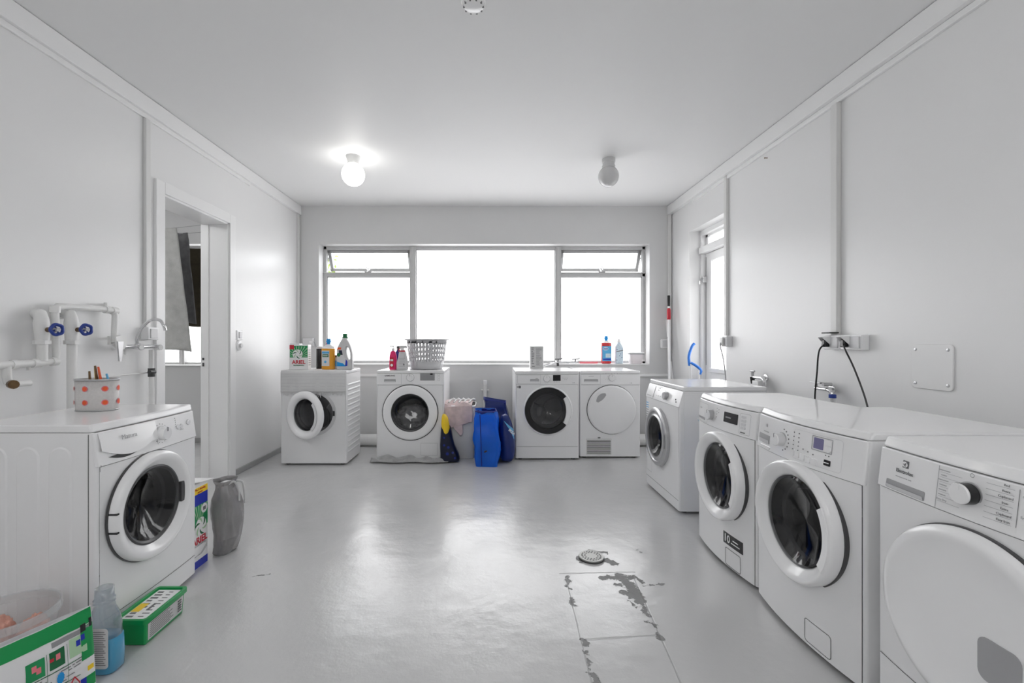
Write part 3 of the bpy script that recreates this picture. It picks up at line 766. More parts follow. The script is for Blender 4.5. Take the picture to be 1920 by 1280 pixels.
# -- 3: back row, black ring door
m = Machine('washing_machine', 'white washing machine with a black ring door and upright carton on top', 'washing machine', (.5435, 4.376, 0), 0, .612, .62, .855, .726, lid=.03, hole=(.005, .478, .175), kick=.13)
m.interior(.005, .478, .165)
R = .238
m.door(.005, .478, [(R, -.001), (R, .014), (R*.985, .02), (R*.94, .022), (R*.93, .018), (R*.92, .018)], 'plastic', [(R*.72, .020), (R*.6, .0), (R*.45, -.035), (.001, -.055)])
b = B(); n = 90
ring = []
def rr_in(a):   # notch for the handle on the right
    return .72
vs = []; fs = []
for k in range(n+1):
    a = math.radians(38+284*k/n)
    for q, h in ((.925, .016), (.925, .026), (.72, .026), (.70, .010)):
        vs.append((m.dc[0]+R*q*math.cos(a), m.dc[1]-h, m.dc[2]+R*q*math.sin(a)))
for k in range(n):
    for j in range(3): fs.append((k*4+j, (k+1)*4+j, (k+1)*4+j+1, k*4+j+1))
b.add(vs, fs).build('door_bezel', 'black', m.dobj, smooth=True, angle=50)
b = B(); vs = []
n = 30
for k in range(n+1):
    a = math.radians(-38+76*k/n); rin = .80-.07*math.cos(a*2.2)
    for q, h in ((.93, .016), (.93, .030), (rin, .030), (rin-.02, .012)):
        vs.append((m.dc[0]+R*q*math.cos(a), m.dc[1]-h, m.dc[2]+R*q*math.sin(a)))
fs = [(k*4+j, (k+1)*4+j, (k+1)*4+j+1, k*4+j+1) for k in range(n) for j in range(3)]
b.add(vs, fs).build('door_handle', 'plastic', m.dobj, smooth=True, angle=50)
B().lathe([(R*.95, .021), (R*.935, .026), (R*.925, .018)], 96, '-y', m.dc, caps=False).build('chrome_trim', 'silver', m.dobj, smooth=True)
B().lathe([(R*.76, .012), (R*.72, .024), (R*.70, .012)], 96, '-y', m.dc, caps=False).build('inner_bezel', 'darkp', m.dobj, smooth=True)
m.outline('drawer_front', -.285, -.062, .735, .818, 'printl', .0018, .004)
m.recess('drawer_grip', -.165, -.078, .756, .778); m.text('Beko', .012, -.10, .788, 'print')
m.knob(-.005, .782, .029, .014, 'plastic', 'silver'); 
m.plate('display', .055, .128, .762, .818, 'black', .0015)
m.plate('button', .06, .076, .748, .757, 'offwhite', .002); m.plate('button', .083, .099, .748, .757, 'offwhite', .002); m.plate('button', .106, .122, .748, .757, 'offwhite', .002)
m.dots([(-.045+.033*math.cos(a)+.04, .782+.040*math.sin(a)) for a in [2*PI*i/14 for i in range(14)]], .0017, 'printl')
m.text('Eco   Pro   Dry', .010, .185, .79, 'printl'); m.text('60°  40°', .009, .18, .775, 'printl'); m.text('9 kg', .012, .255, .743, 'print')
m.plate('energy_sticker', -.292, -.252, .693, .712, 'printl', .001); m.plate('energy_sticker', -.274, -.254, .69, .715, 'print', .0015)

# -- 4: back row dryer
m = Machine('tumble_dryer', 'white tumble dryer with a plain round door at the right end of the back row', 'dryer', (1.166, 4.444, 0), 0, .588, .60, .853, .716, lid=.03)
R = .236
m.door(.012, .476, [(R, -.001), (R, .020), (R*.97, .030), (R*.92, .033), (R*.5, .036), (.0005, .037)], 'enamel2')
B().lathe([(R*1.022, -.001), (R*1.022, .004), (R, .005)], 96, '-y', m.dc, caps=False).build('door_gap_ring', 'darkp', m.dobj)
b = B(); n = 14; vs = []
for k in range(n+1):
    a = math.radians(112+40*k/n); wd = .020*math.sin(PI*(k+.6)/(n+1.2))+.008
    for q in (-1, 1):
        rr_ = R*.70+q*wd; vs.append((m.dc[0]+rr_*math.cos(a), m.dc[1]-.0362, m.dc[2]+rr_*math.sin(a)))
b.add(vs, [(2*k, 2*k+1, 2*k+3, 2*k+2) for k in range(n)]).build('grip_hollow', 'greyp', m.dobj)
m.outline('drawer_front', -.285, -.095, .722, .818, 'printl', .0018, .004)
m.recess('drawer_grip', -.255, -.118, .745, .772); m.text('Whirlpool', .011, -.185, .80, 'printl')
m.knob(.016, .785, .030, .014, 'plastic', 'silver')
m.dots([(.016+.045*math.cos(a), .785+.040*math.sin(a)) for a in [2*PI*i/14 for i in range(14)]]+[(-.06, .80), (-.06, .785), (-.045, .77)], .0018, 'printl')
m.dots([(-.07+.028*i, .832-.006) for i in range(6)], .002, 'print')
m.text('8 kg', .011, .205, .735, 'print')
b = B()
for k in range(12): z = .044+k*.0118; b.box(-.225, .005, -.0022, .001, z, z+.0048)
b.build('vent_grille', 'darkp', m.t); m.outline('vent_frame', -.232, .012, .036, .192, 'printl', .002, .004)
m.plate('vent_catch', -.12, -.095, .196, .206, 'print', .002)

# -- right row: fronts face the middle of the room
RZR = -PI/2
m = Machine('washing_machine', 'white washing machine with a chrome ringed door, farthest in the right row', 'washing machine', (1.245, 3.325, 0), RZR, .64, .58, .84, .70, slant=.032, lid=.03, hole=(-.045, .44, .165), kick=.085)
m.interior(-.045, .44, .155)
R = .212
m.door(-.045, .44, [(R, -.001), (R, .022), (R*.93, .034), (R*.86, .034), (R*.83, .026), (R*.78, .026), (R*.73, .036), (R*.70, .034), (R*.69, .0)], 'silver', [(R*.69, .024), (R*.6, .01), (R*.45, -.02), (.001, -.035)])
B().box(m.dc[0]+R*.84, m.dc[0]+R*.93, -.040, -.034, -.05, .05).build('door_handle', 'greyp', m.dobj, bevel=.002)
m.plate('drawer_front', -.315, -.165, .712, .80, 'plastic', .003, .006); m.line('drawer_seam', -.160, .703, -.160, .805)
m.recess('drawer_grip', -.30, -.19, .715, .737)
m.knob(.08, .752, .026, .026, 'offwhite', 'silver', side='silver')
m.dots([(-.10, .79), (-.085, .79), (-.07, .79), (-.10, .775), (-.085, .775), (-.11, .735), (-.07, .735), (-.03, .735), (.02, .77), (.03, .78)], .003, 'print')
m.dots([(.24, .745), (.255, .73)], .007, 'darkp', 'button'); m.text('SIEMENS', .013, -.05, .80, 'printl')
for k in range(7): m.plate('energy_sticker' if k == 0 else 'sticker_text', -.312, -.265+.002*(k % 3), .655-.018*k, .662-.018*k, 'lblue' if k < 3 else 'printl', .0012, .001)
m.outline('filter_flap', -.30, -.19, .13, .27, 'printl', .0022, .006)
b = B(); b.box(.3205, .3225, .03, .56, .03, .79); 
b.build('side_panel', 'enamel2', m.t, bevel=.001)

m = Machine('washing_machine', 'white bow-fronted washing machine with the black 10 sticker low on its front', 'washing machine', (1.215, 2.3675, 0), RZR, .58, .48, .84, .685, slant=.012, bow=.032, lid=.026, hole=(.02, .452, .17), lid_chamfer=.012)
m.interior(.02, .452, .158)
R = .220
DP = [(R, -.012), (R, .022), (R*.985, .032), (R*.955, .037), (R*.92, .036), (R*.86, .028), (R*.78, .014), (R*.75, .009), (R*.735, -.012)]
DG = [(R*.745, .009), (R*.70, .012), (R*.6, -.002), (R*.4, -.02), (.001, -.035)]
def curved_handle(m, R, m2='plastic', a0=-32, a1=32, ql=.755, qh=.97):
    n = 20; vs = []
    for k in range(n+1):
        a = math.radians(a0+(a1-a0)*k/n)
        for q, h in ((qh, .032), (qh-.03, .040), (ql+.05, .036), (ql, .012)):
            vs.append((m.dc[0]+R*q*math.cos(a), m.dc[1]-h, m.dc[2]+R*q*math.sin(a)))
    B().add(vs, [(k*4+j, (k+1)*4+j, (k+1)*4+j+1, k*4+j+1) for k in range(n) for j in range(3)]).build('door_handle', m2, m.dobj, smooth=True, angle=50)
m.door(.02, .452, DP, 'plastic', DG)
curved_handle(m, R)
B().lathe([(R*1.02, -.022), (R*1.02, -.008), (R*1.0, -.007)], 96, '-y', m.dc, caps=False).build('door_gap_ring', 'darkp', m.dobj)
m.outline('drawer_front', -.285, -.125, .694, .795, 'printl', .002, .01)
m.recess('drawer_grip', -.275, -.165, .702, .718); m.text('AEG', .018, -.235, .765, 'printl')
m.knob(-.075, .748, .027, .026, 'plastic', 'silver', side='silver')
m.plate('display', .055, .165, .735, .785, 'black', .0025); m.text('0:58', .022, .095, .76, 'lcdg')
m.dots([(-.02, .79), (-.02, .775), (-.02, .76), (-.02, .745), (.0, .785), (.0, .77)], .002, 'print')
for k in range(4): m.plate('button', .19, .22, .722+.017*k, .734+.017*k, 'offwhite', .002)
m.plate('black_mark', .19, .22, .704, .709, 'print', .002); m.outline('panel_border', .18, .25, .698, .797, 'printl', .0015, .006)
p = m.plate('warranty_sticker', .055, .205, .125, .182, 'black', .0018, .001)
m.text('10', .052, .087, .153, 'card', .001, parent=p); m.text('MOTOR\nWARRANTY', .0155, .155, .153, 'card', .0006, parent=p)
m.outline('filter_flap', .07, .19, .022, .108, 'print', .0035, .01)

m = Machine('washing_machine', 'white bow-fronted washing machine with a lit blue display and row of buttons', 'washing machine', (1.205, 1.7575, 0), RZR, .59, .60, .845, .673, slant=.014, bow=.032, lid=.026, hole=(.015, .456, .17), lid_chamfer=.014)
m.interior(.015, .456, .160)
R = .224
m.door(.015, .456, DP if False else [(a*R/.220, h) for a, h in DP], 'plastic', [(a*R/.220, h) for a, h in DG])
curved_handle(m, R)
B().lathe([(R*1.02, -.022), (R*1.02, -.008), (R*1.0, -.007)], 96, '-y', m.dc, caps=False).build('door_gap_ring', 'darkp', m.dobj)
m.recess('drawer_grip', -.275, -.175, .702, .738); m.plate('drawer_lip', -.25, -.165, .683, .693, 'plastic', .006, .004)
m.text('Z', .034, -.205, .778, 'printl', .001); m.text('ZANUSSI', .012, -.205, .752, 'printl')
m.knob(-.082, .745, .025, .032, 'plastic', 'silver', side='offwhite')
m.dots([(-.082+.043*math.cos(a), .745+.042*math.sin(a)) for a in [math.radians(-75+i*22) for i in range(8)]], .0028, 'print')
m.dots([(-.01, .788-.016*i) for i in range(5)]+[(.018, .788-.016*i) for i in range(5)]+[(.045, .735), (.07, .731), (.095, .727)], .0024, 'print')
for k in range(5): m.plate('button', -.02+.028*k, .002+.028*k, .700-.002*k, .722-.002*k, 'plastic', .005, .002)
m.outline('display_frame', .085, .175, .745, .797, 'greyp', .003, .003); m.plate('display', .094, .137, .752, .791, 'lcd', .001)
m.plate('button', .142, .170, .774, .792, 'plastic', .003, .002); m.plate('button', .142, .170, .752, .770, 'plastic', .003, .002)
p = m.plate('capacity_badge', .145, .172, .703, .723, 'black', .0015, .003); m.text('1200', .010, .158, .713, 'card', parent=p)
m.dots([(.15, .738), (.163, .737)], .0022, 'print')
m.outline('filter_flap', .055, .175, .028, .112, 'seam', .0022, .012)
m.outline('panel_border', -.01, .215, .690, .803, 'offwhite', .0015, .012)
b = B().box(.2955, .2975, .075, .59, .03, .81); b.build('side_panel', 'enamel2', m.t, bevel=.001)

m = Machine('tumble_dryer', 'white tumble dryer with a black sided knob, nearest in the right row', 'dryer', (1.20, 1.110, 0), RZR, .60, .60, .848, .698, slant=.014, bow=.022, lid=.03, lid_chamfer=.014, kick=.19)
R = .230
m.door(0, .447, [(R, -.01), (R, .020), (R*.97, .030), (R*.88, .034), (R*.84, .030), (R*.5, .026), (.0005, .025)], 'plastic')
B().lathe([(R*1.018, -.012), (R*1.018, .006), (R*1.0, .007)], 96, '-y', m.dc, caps=False).build('door_gap_ring', 'darkp', m.dobj)
b = B().prism(rrect(m.dc[0]+.035, m.dc[0]+.125, -.095, .005, .02), -.0285, -.0265, 'xz'); b.build('grip_hollow', 'greyp', m.dobj)
p = m.recess('drawer_grip', -.262, -.128, .705, .730, 'greyp')
lg = m.plate('brand_mark', -.208, -.188, .776, .797, 'print', .001, .001)
B().lathe([(.0085, .0032), (.0001, .0033)], 24, '-y', (-.198, m.py(-.198, .7865), .7865)).build('mark_disc', 'card', lg)
b = B(); y_ = m.py(-.198, .7865)-.0036
for a in (.85, PI-.1, -PI/2+.1): b.tube([(-.198, y_, .7865), (-.198+.006*math.cos(a), y_, .7865+.006*math.sin(a))], [.0022, .0006], 6)
b.build('mark_blades', 'print', lg)
m.text('Electrolux', .0145, -.198, .764, 'print', .0003); m.text('PerfectCare 600', .007, -.198, .747, 'printl')
m.line('drawer_seam', -.095, .702, -.095, .812, 'printl')
m.knob(-.012, .765, .026, .028, 'plastic', 'silver', side='black', mark='card')
for i, wd in enumerate(('Delicate', 'Wool', 'Refresh', 'Mixed', 'Duvet', 'Sport', 'Easy Dry')):
    z = .800-.0125*i; m.text(wd, .0075, -.078, z+.003, 'printl'); m.line('dial_line', -.090, z-.003, -.045+.004*abs(3-i), z-.003, 'printl', .0008)
for i, wd in enumerate(('Bed', 'Extra', 'Cupboard', 'Iron', 'Extra', 'Cupboard', 'Easy Iron')):
    z = .806-.0135*i; m.text(wd, .0075, .065, z+.003, 'print'); m.line('dial_line', .022, z-.003, .080, z-.003, 'printl', .0008)
m.line('dial_bracket', .089, .722, .089, .808, 'print', .0012); m.text('Cotton\nDry', .0075, .108, .79, 'printl'); m.text('Synthetics\nDry', .0075, .112, .745, 'printl')
m.outline('power_symbol', -.016, -.006, .805, .815, 'print', .001, .0045)
m.plate('display', .150, .262, .738, .795, 'black', .0015); m.text('2:25', .026, .205, .765, 'lcdg')

# -- left machine
RZL = PI/2
m = Machine('washing_machine', 'white washing machine on the left with the dotted pot on top', 'washing machine', (-1.438, 1.94, 0), RZL, .56, .49, .835, .677, slant=.018, bow=.012, lid=.030, hole=(-.03, .46, .158), lid_chamfer=.006, kick=.105)
m.interior(-.03, .46, .150)
R = .218
m.door(-.03, .46, [(R, -.004), (R, .022), (R*.985, .031), (R*.95, .036), (R*.88, .036), (R*.83, .031), (R*.75, .014), (R*.72, .010), (R*.715, -.01)], 'plastic', [(R*.715, .010), (R*.66, .008), (R*.5, -.02), (.001, -.045)], hinge=1)
B().lathe([(R*1.02, -.004), (R*1.02, .003), (R*1.0, .004)], 96, '-y', m.dc, caps=False).build('door_gap_ring', 'darkp', m.dobj)
B().box(m.dc[0]+R*.70, m.dc[0]+R*.81, -.026, -.006, -.045, .045).build('hinge', 'darkp', m.dobj, bevel=.002)
B().lathe([(R*.735, .013), (R*.70, .015), (R*.66, .009)], 96, '-y', m.dc, caps=False).build('glass_rim', 'darkp', m.dobj, smooth=True)
b = B()
for z in (-.035, .035): b.box(m.dc[0]-R*1.002, m.dc[0]-R*.95, -.037, -.004, z-.003, z+.003)
b.build('handle_notch', 'black', m.dobj)
b = B(); n = 24; vs = []
for k in range(n+1):                      # bellied drawer front
    u = k/n; x = -.262+.27*u; zt = .800; zb = .735-.036*math.sin(PI*min(1, u*1.15)*.9)
    for z, o_ in ((zt, .001), ((zt+zb)/2, .006), (zb, .008), (zb-.002, -.002)): vs.append((x, m.py(x, z)-o_, z))
B().add(vs, [(k*4+j, (k+1)*4+j, (k+1)*4+j+1, k*4+j+1) for k in range(n) for j in range(3)]).build('drawer_front', 'plastic', m.t, smooth=True)
b = B(); vs = []
for k in range(n+1):
    u = k/n; x = -.235+.155*u; z0_ = .706-.016*math.sin(PI*u); z1_ = .706+.004*math.sin(PI*u); vs += [(x, m.py(x, .70)-.0022, z0_), (x, m.py(x, .70)-.0022, z1_)]
B().add(vs, [(2*k, 2*k+2, 2*k+3, 2*k+1) for k in range(n)]).build('drawer_grip', 'darkp', m.t)
m.line('drawer_seam', .010, .700, -.002, .800); o = m.text('Matura', .026, -.14, .768, 'printl'); o.location.y -= .007
m.knob(.035, .742, .028, .030, 'plastic', 'offwhite')
m.dots([(.035+.043*math.cos(a), .742+.040*math.sin(a)) for a in [2*PI*i/16 for i in range(16)]], .0016, 'print')
m.dots([(.135, .79-.009*i) for i in range(5)], .0016, 'print'); m.text('600   900', .008, .175, .733, 'printl')
for x in (.148, .17): B().lathe([(.0095, 0), (.0095, .004), (.008, .006), (.0005, .006)], 20, '-y', (x, m.py(x, .748), .748)).build('button', 'plastic', m.t, smooth=True); m.outline('button_ring', x-.011, x+.011, .737, .759, 'printl', .0012, .0109)
B().lathe([(.012, 0), (.012, .005), (.010, .007), (.0005, .007)], 20, '-y', (.225, m.py(.225, .757), .757)).build('button', 'plastic', m.t, smooth=True); m.outline('button_ring', .211, .239, .743, .771, 'printl', .0012, .0139)
# embossed arches on the near side
b = B()
for k in range(4):
    y0 = .088+k*.118; y1 = y0+.086; zt = .755-.043; n = 16
    def arch(r_):
        c_ = (y0+y1)/2; return [(c_-r_, .12)]+[(c_-r_*math.cos(PI*i/n), zt+r_*math.sin(PI*i/n)) for i in range(n+1)]+[(c_+r_, .12)]
    o_, i_ = arch(.043), arch(.037); n_ = len(o_)
    vs = [(-.2802, y, z) for y, z in o_]+[(-.2840, y, z) for y, z in i_]
    b.add(vs, [(q, q+1, n_+q+1, n_+q) for q in range(n_-1)]+[tuple(range(n_, 2*n_))])
b.build('side_panel', 'enamel2', m.t, smooth=True, angle=12)
m.line('side_seam', -.266, .685, -.266, .66, 'seam')
B().box(-.2808, -.2795, .028, .0305, .02, .80).build('side_seam', 'seam', m.t)
wrinkle_blob('laundry', 'dark crumpled laundry in the drum of the left washing machine', m.world(-.085, .11, .41), (.075, .065, .115), 'laundryd', 8)

# ---------------------------------------------------------------- bottles, boxes and other things
def bottle_parts(t, secs, body, cap, capm, label=None, n=36, e=3):
    loft(B(), secs, n, e).build('bottle_body', body, t, smooth=True, angle=60)
    if cap: B().lathe(cap, 28).build('cap', capm, t, smooth=True)

# carton with the star swirl mark
def swirl(parent, x, y, z, r, rz=0):
    b = B(); n = 6
    for k in range(n):
        a0 = 2*PI*k/n
        for j in range(8):
            pass
        pts = []
        for j in range(9):
            u = j/8; rr = r*(.35+.65*u); a = a0+1.0*u; pts.append((rr, a))
        vs = []
        for j, (rr, a) in enumerate(pts):
            wd = r*.16*math.sin(PI*(j+.7)/9.4)
            vs += [((rr-wd)*math.cos(a), (rr-wd)*math.sin(a)), ((rr+wd)*math.cos(a), (rr+wd)*math.sin(a))]
        b.m = k % 2
        b.add([(x+u_, y, z+v_) for u_, v_ in vs], [(2*j, 2*j+1, 2*j+3, 2*j+2) for j in range(8)])
    return b.build('star_mark', ['greend', 'paleg'], parent)

t = thing('detergent_carton', 'white and green detergent carton on the far left washing machine', 'carton', (-1.81, 4.33, .875), math.radians(6))
B().box(-.085, .085, -.05, .05, 0, .235).build('carton_body', 'card', t, bevel=.003)
b = B(); b.m = 0; b.box(-.08, .08, -.0515, -.0502, .115, .225); fr = b.build('front_panel', 'green', t)
b = B()
for k in range(13):
    a = math.radians(8+164*k/12); c, s_ = math.cos(a), math.sin(a)
    L = min(.079/abs(c) if abs(c) > .01 else 9, .105/max(s_, .01)); wd = .06
    b.add([(0+.02*c, -.0520, .117+.02*s_), (L*.97*math.cos(a-wd), -.0520, .117+L*.97*math.sin(a-wd)), (L*.97*math.cos(a+wd*.2), -.0520, .117+L*.97*math.sin(a+wd*.2))], [(0, 1, 2)])
b.build('ray_print', 'paleg', fr)
B().lathe([(.045, .0525), (.0001, .0526)], 30, '-y', (-.01, 0, .145)).build('mark_ground', 'card', t)
swirl(t, -.01, -.0530, .145, .042)
text('lettering', 'ARIEL', .048, 'red', t, (.0, -.0525, .070), bold=.0012)
text('lettering', 'PROFESSIONAL', .014, 'greend', t, (0, -.0525, .040), bold=.0004)
B().box(-.082, -.042, -.0528, -.0522, .192, .232).build('red_corner', 'red', t)
b = B()
for k in range(8): b.box(.0852, .0858, -.035, .03, .04+.02*k, .048+.02*k)
b.build('side_print', 'printl', t)
tag(B().box(-.045, .045, -.04, .04, 0, .245).build('plain_carton', 'offwhite', bevel=.003), 'grey white carton hidden behind the green detergent carton', 'carton').location = (-1.90, 4.45, .875)
# wall socket box behind it
t = thing('junction_box', 'pale grey junction box on the back wall above the detergent carton', 'junction box', (-2.055, YB, 1.085))
B().box(-.06, .06, -.045, 0, 0, .095).build('housing', 'offwhite', t, bevel=.006)
B().box(.02, .045, -.052, -.045, .03, .06).build('switch', 'card', t, bevel=.002)
tag(B().tube(bez([(-1.995, 5.13, 1.14), (-1.97, 5.12, 1.10), (-1.955, 5.13, 1.02), (-1.955, 5.14, .9)], 6), .005, 8).build('cable', 'greyp', smooth=True), 'short grey cable beside the junction box on the back wall', 'cable')
# black tin
t = thing('black_canister', 'tall black canister behind the amber bottle', 'canister', (-1.665, 4.45, .875))
B().lathe([(.036, 0), (.038, .004), (.038, .19), (.036, .195)], 32).build('canister_body', 'black', t, smooth=True)
B().lathe([(.0395, .195), (.0395, .21), (.030, .216), (.001, .217)], 32).build('lid', 'offwhite', t, smooth=True)
t = thing('dish_brush', 'pink handled brush standing up behind the amber bottle', 'brush', (-1.625, 4.46, .875))
B().tube(bez([(-.0, 0, 0), (.0, 0, .12), (.01, 0, .19)], 6), .006, 8).build('stem', 'greend', t, smooth=True)
B().tube(bez([(.01, 0, .19), (.018, 0, .22), (.03, 0, .255), (.028, 0, .28)], 6), [.008, .010, .012, .013, .014, .015, .015, .014, .013, .013, .013, .013, .012, .012, .011, .010, .009, .008, .006][:19], 10).build('handle', 'pink', t, smooth=True)
# amber bottle
t = thing('cleaner_bottle', 'clear bottle of amber cleaner with a blue cap', 'bottle', (-1.545, 4.34, .873))
loft(B(), [(0, 0, 0, .056, .032), (.01, 0, 0, .062, .037), (.19, 0, 0, .062, .037), (.20, 0, 0, .061, .036)], 36, 4).build('amber_liquid', 'amber', t, smooth=True, angle=60)
loft(B(), [(.201, 0, 0, .061, .036), (.215, 0, 0, .055, .033), (.235, 0, 0, .025, .022), (.24, 0, 0, .018, .018)], 36, 3).build('bottle_neck', 'bottlew', t, smooth=True, angle=60)
B().lathe([(.016, .238), (.019, .262), (.024, .266), (.024, .274), (.018, .276), (.019, .292), (.001, .293)], 28).build('cap', 'cyan', t, smooth=True)
lb = B().box(-.052, .020, -.0385, -.0375, .035, .18).build('label', 'offwhite', t, bevel=.002)
B().box(-.045, .012, -.0392, -.0388, .12, .145).build('label_band', 'greend', lb); text('lettering', 'ajax', .022, 'card', lb, (-.016, -.0395, .132), bold=.0006)
B().box(-.05, .018, -.0392, -.0388, .152, .172).build('label_stripe', 'lblue', lb); B().lathe([(.012, .0390), (.0001, .0395)], 20, '-y', (-.018, 0, .075)).build('label_disc', 'lblue', lb)
# small bottle
t = thing('small_bottle', 'small white bottle between the amber and grey bottles', 'bottle', (-1.475, 4.36, .873))
bottle_parts(t, [(0, 0, 0, .016, .014), (.006, 0, 0, .019, .016), (.10, 0, 0, .019, .016), (.118, 0, 0, .010, .010)], 'bottlew', [(.011, .116), (.011, .136), (.001, .137)], 'darkp')
B().box(-.014, .014, -.0172, -.0162, .03, .085).build('label', 'lblue', t)
# grey jug bottle with moulded handle and green cap
t = thing('softener_jug', 'tall light grey detergent jug with a green cap and moulded handle', 'jug', (-1.385, 4.33, .874))
b = B()
def jug_out(z):  # left / right edge over height
    h = z/.30
    l = -.072 if h < .62 else -.072+.056*((h-.62)/.38)**1.3
    r = .075-.004*h if h < .45 else .073-.057*((h-.45)/.55)**1.9
    return l, r
n = 30; NZ = 30; 
outer = []
zs = [0, .006]+[.006+(.294)*k/NZ for k in range(1, NZ+1)]
poly = [(jug_out(z)[1], z) for z in zs]+[(jug_out(z)[0], z) for z in reversed(zs)]
hole = [(.036+.018*math.cos(a)*(1)+(-.010)*math.sin(a), .155+.062*math.sin(a)) for a in [2*PI*k/24 for k in range(24)]]
cu = bpy.data.curves.new('jug', 'CURVE'); cu.dimensions = '2D'; cu.fill_mode = 'BOTH'; cu.extrude = .018; cu.bevel_depth = .013; cu.bevel_resolution = 4; cu.offset = -.012
for ring_ in (poly, hole):
    sp = cu.splines.new('POLY'); sp.points.add(len(ring_)-1); sp.use_cyclic_u = True
    for q, (x, z) in zip(sp.points, ring_): q.co = (x, z, 0, 1)
tmp = bpy.data.objects.new('tmp', cu); C.objects.link(tmp); dg = bpy.context.evaluated_depsgraph_get(); dg.update()
me = bpy.data.meshes.new_from_object(tmp.evaluated_get(dg)); bpy.data.objects.remove(tmp); bpy.data.curves.remove(cu)
me.transform(Matrix.Rotation(PI/2, 4, 'X')); me.materials.clear(); me.materials.append(M['bottleg']); me.shade_smooth(); me.set_sharp_from_angle(angle=math.radians(60))
o = bpy.data.objects.new('jug_body', me); C.objects.link(o); o.parent = t; o.name = 'jug_body'
B().lathe([(.016, .292), (.022, .294), (.026, .300), (.026, .308), (.020, .312), (.021, .338), (.019, .340), (.001, .340)], 28).build('cap', 'greend', t, smooth=True)
lb = B().prism([(-.068, .03), (.035, .03), (.035, .075), (.0, .12), (-.012, .185), (-.055, .185), (-.068, .17)], -.0335, -.0325, 'xz').build('label', 'offwhite', t)
B().prism([(-.066, .032), (.02, .032), (-.01, .06), (-.066, .075)], -.0342, -.0338, 'xz').build('label_wave', 'cyan', lb)
B().prism([(.01, .035), (.032, .035), (.033, .075), (.018, .10)], -.0346, -.0343, 'xz').build('label_leaf', 'blue', lb)
B().prism([(-.064, .19), (-.03, .19), (-.025, .21), (-.06, .21)], -.0336, -.0325, 'xz').build('orange_band', 'orange', t)
B().prism([(-.045, .14), (-.012, .14), (-.02, .183), (-.05, .183)], -.0342, -.0338, 'xz').build('dark_band', 'navy', lb)
B().lathe([(.018, .0345), (.0001, .0348)], 24, '-y', (-.05, 0, .14)).build('label_disc', 'greend', lb)

# on the second machine
t = thing('pump_bottle', 'pink soap bottle with a white pump beside the laundry basket', 'bottle', (-.965, 4.50, .862))
bottle_parts(t, [(0, 0, 0, .030, .022), (.006, 0, 0, .036, .026), (.13, 0, 0, .035, .026), (.17, 0, 0, .026, .02), (.185, 0, 0, .014, .014)], 'pink', [(.013, .183), (.015, .195), (.013, .21), (.005, .212), (.005, .228), (.001, .228)], 'bottlew')
B().box(-.034, .010, -.010, .010, .226, .238).build('pump_head', 'bottlew', t, bevel=.003)
lb = B().box(-.026, .012, -.0268, -.0258, .02, .12).build('label', 'red', t); B().lathe([(.013, .0268), (.0001, .0272)], 20, '-y', (-.008, 0, .045)).build('label_disc', 'card', lb)
B().box(-.022, .006, -.0272, -.0268, .085, .105).build('label_text', 'card', lb)
t = thing('spray_bottle', 'grey trigger spray bottle pushed against the basket', 'bottle', (-.868, 4.47, .862))
bottle_parts(t, [(0, 0, 0, .050, .028), (.006, 0, 0, .056, .032), (.07, 0, 0, .056, .032), (.12, .004, 0, .044, .028), (.17, .004, 0, .034, .024), (.195, .004, 0, .022, .018)], 'bottleg', [(.018, .192), (.018, .212), (.012, .214), (.001, .214)], 'bottlew')
B().box(-.030, .050, -.012, .012, .213, .238, (.008, .002)).build('spray_head', 'bottleg', t, bevel=.005)
B().tube([(-.02, 0, .215), (-.034, 0, .195), (-.034, 0, .175)], .005, 8).build('trigger', 'red', t, smooth=True)
lb = B().prism([(-.042, .02), (.045, .02), (.045, .075), (.02, .12), (.028, .16), (-.018, .16), (-.034, .11), (-.044, .07)], -.0335, -.0325, 'xz').build('label', 'offwhite', t)
b = B()
for k in range(7): b.box(-.03, .035-.004*(k % 3), -.0340, -.0336, .035+.013*k, .039+.013*k)
b.build('label_text', 'printl', lb); B().box(.015, .028, -.0342, -.0337, .045, .062).build('label_icon', 'print', lb); B().box(-.018, .03, -.0245, -.0235, .178, .190).build('red_stripe', 'red', t)
t = thing('spray_bottle', 'dark blue spray bottle standing behind the pink and grey bottles', 'bottle', (-.935, 4.61, .862))
bottle_parts(t, [(0, 0, 0, .035, .028), (.006, 0, 0, .04, .032), (.15, 0, 0, .036, .03), (.19, 0, 0, .016, .016)], 'bluebagt', [(.015, .188), (.015, .205), (.008, .208), (.001, .208)], 'darkp')
B().box(-.02, .035, -.010, .010, .207, .232, (.006, .002)).build('spray_head', 'darkp', t, bevel=.004)

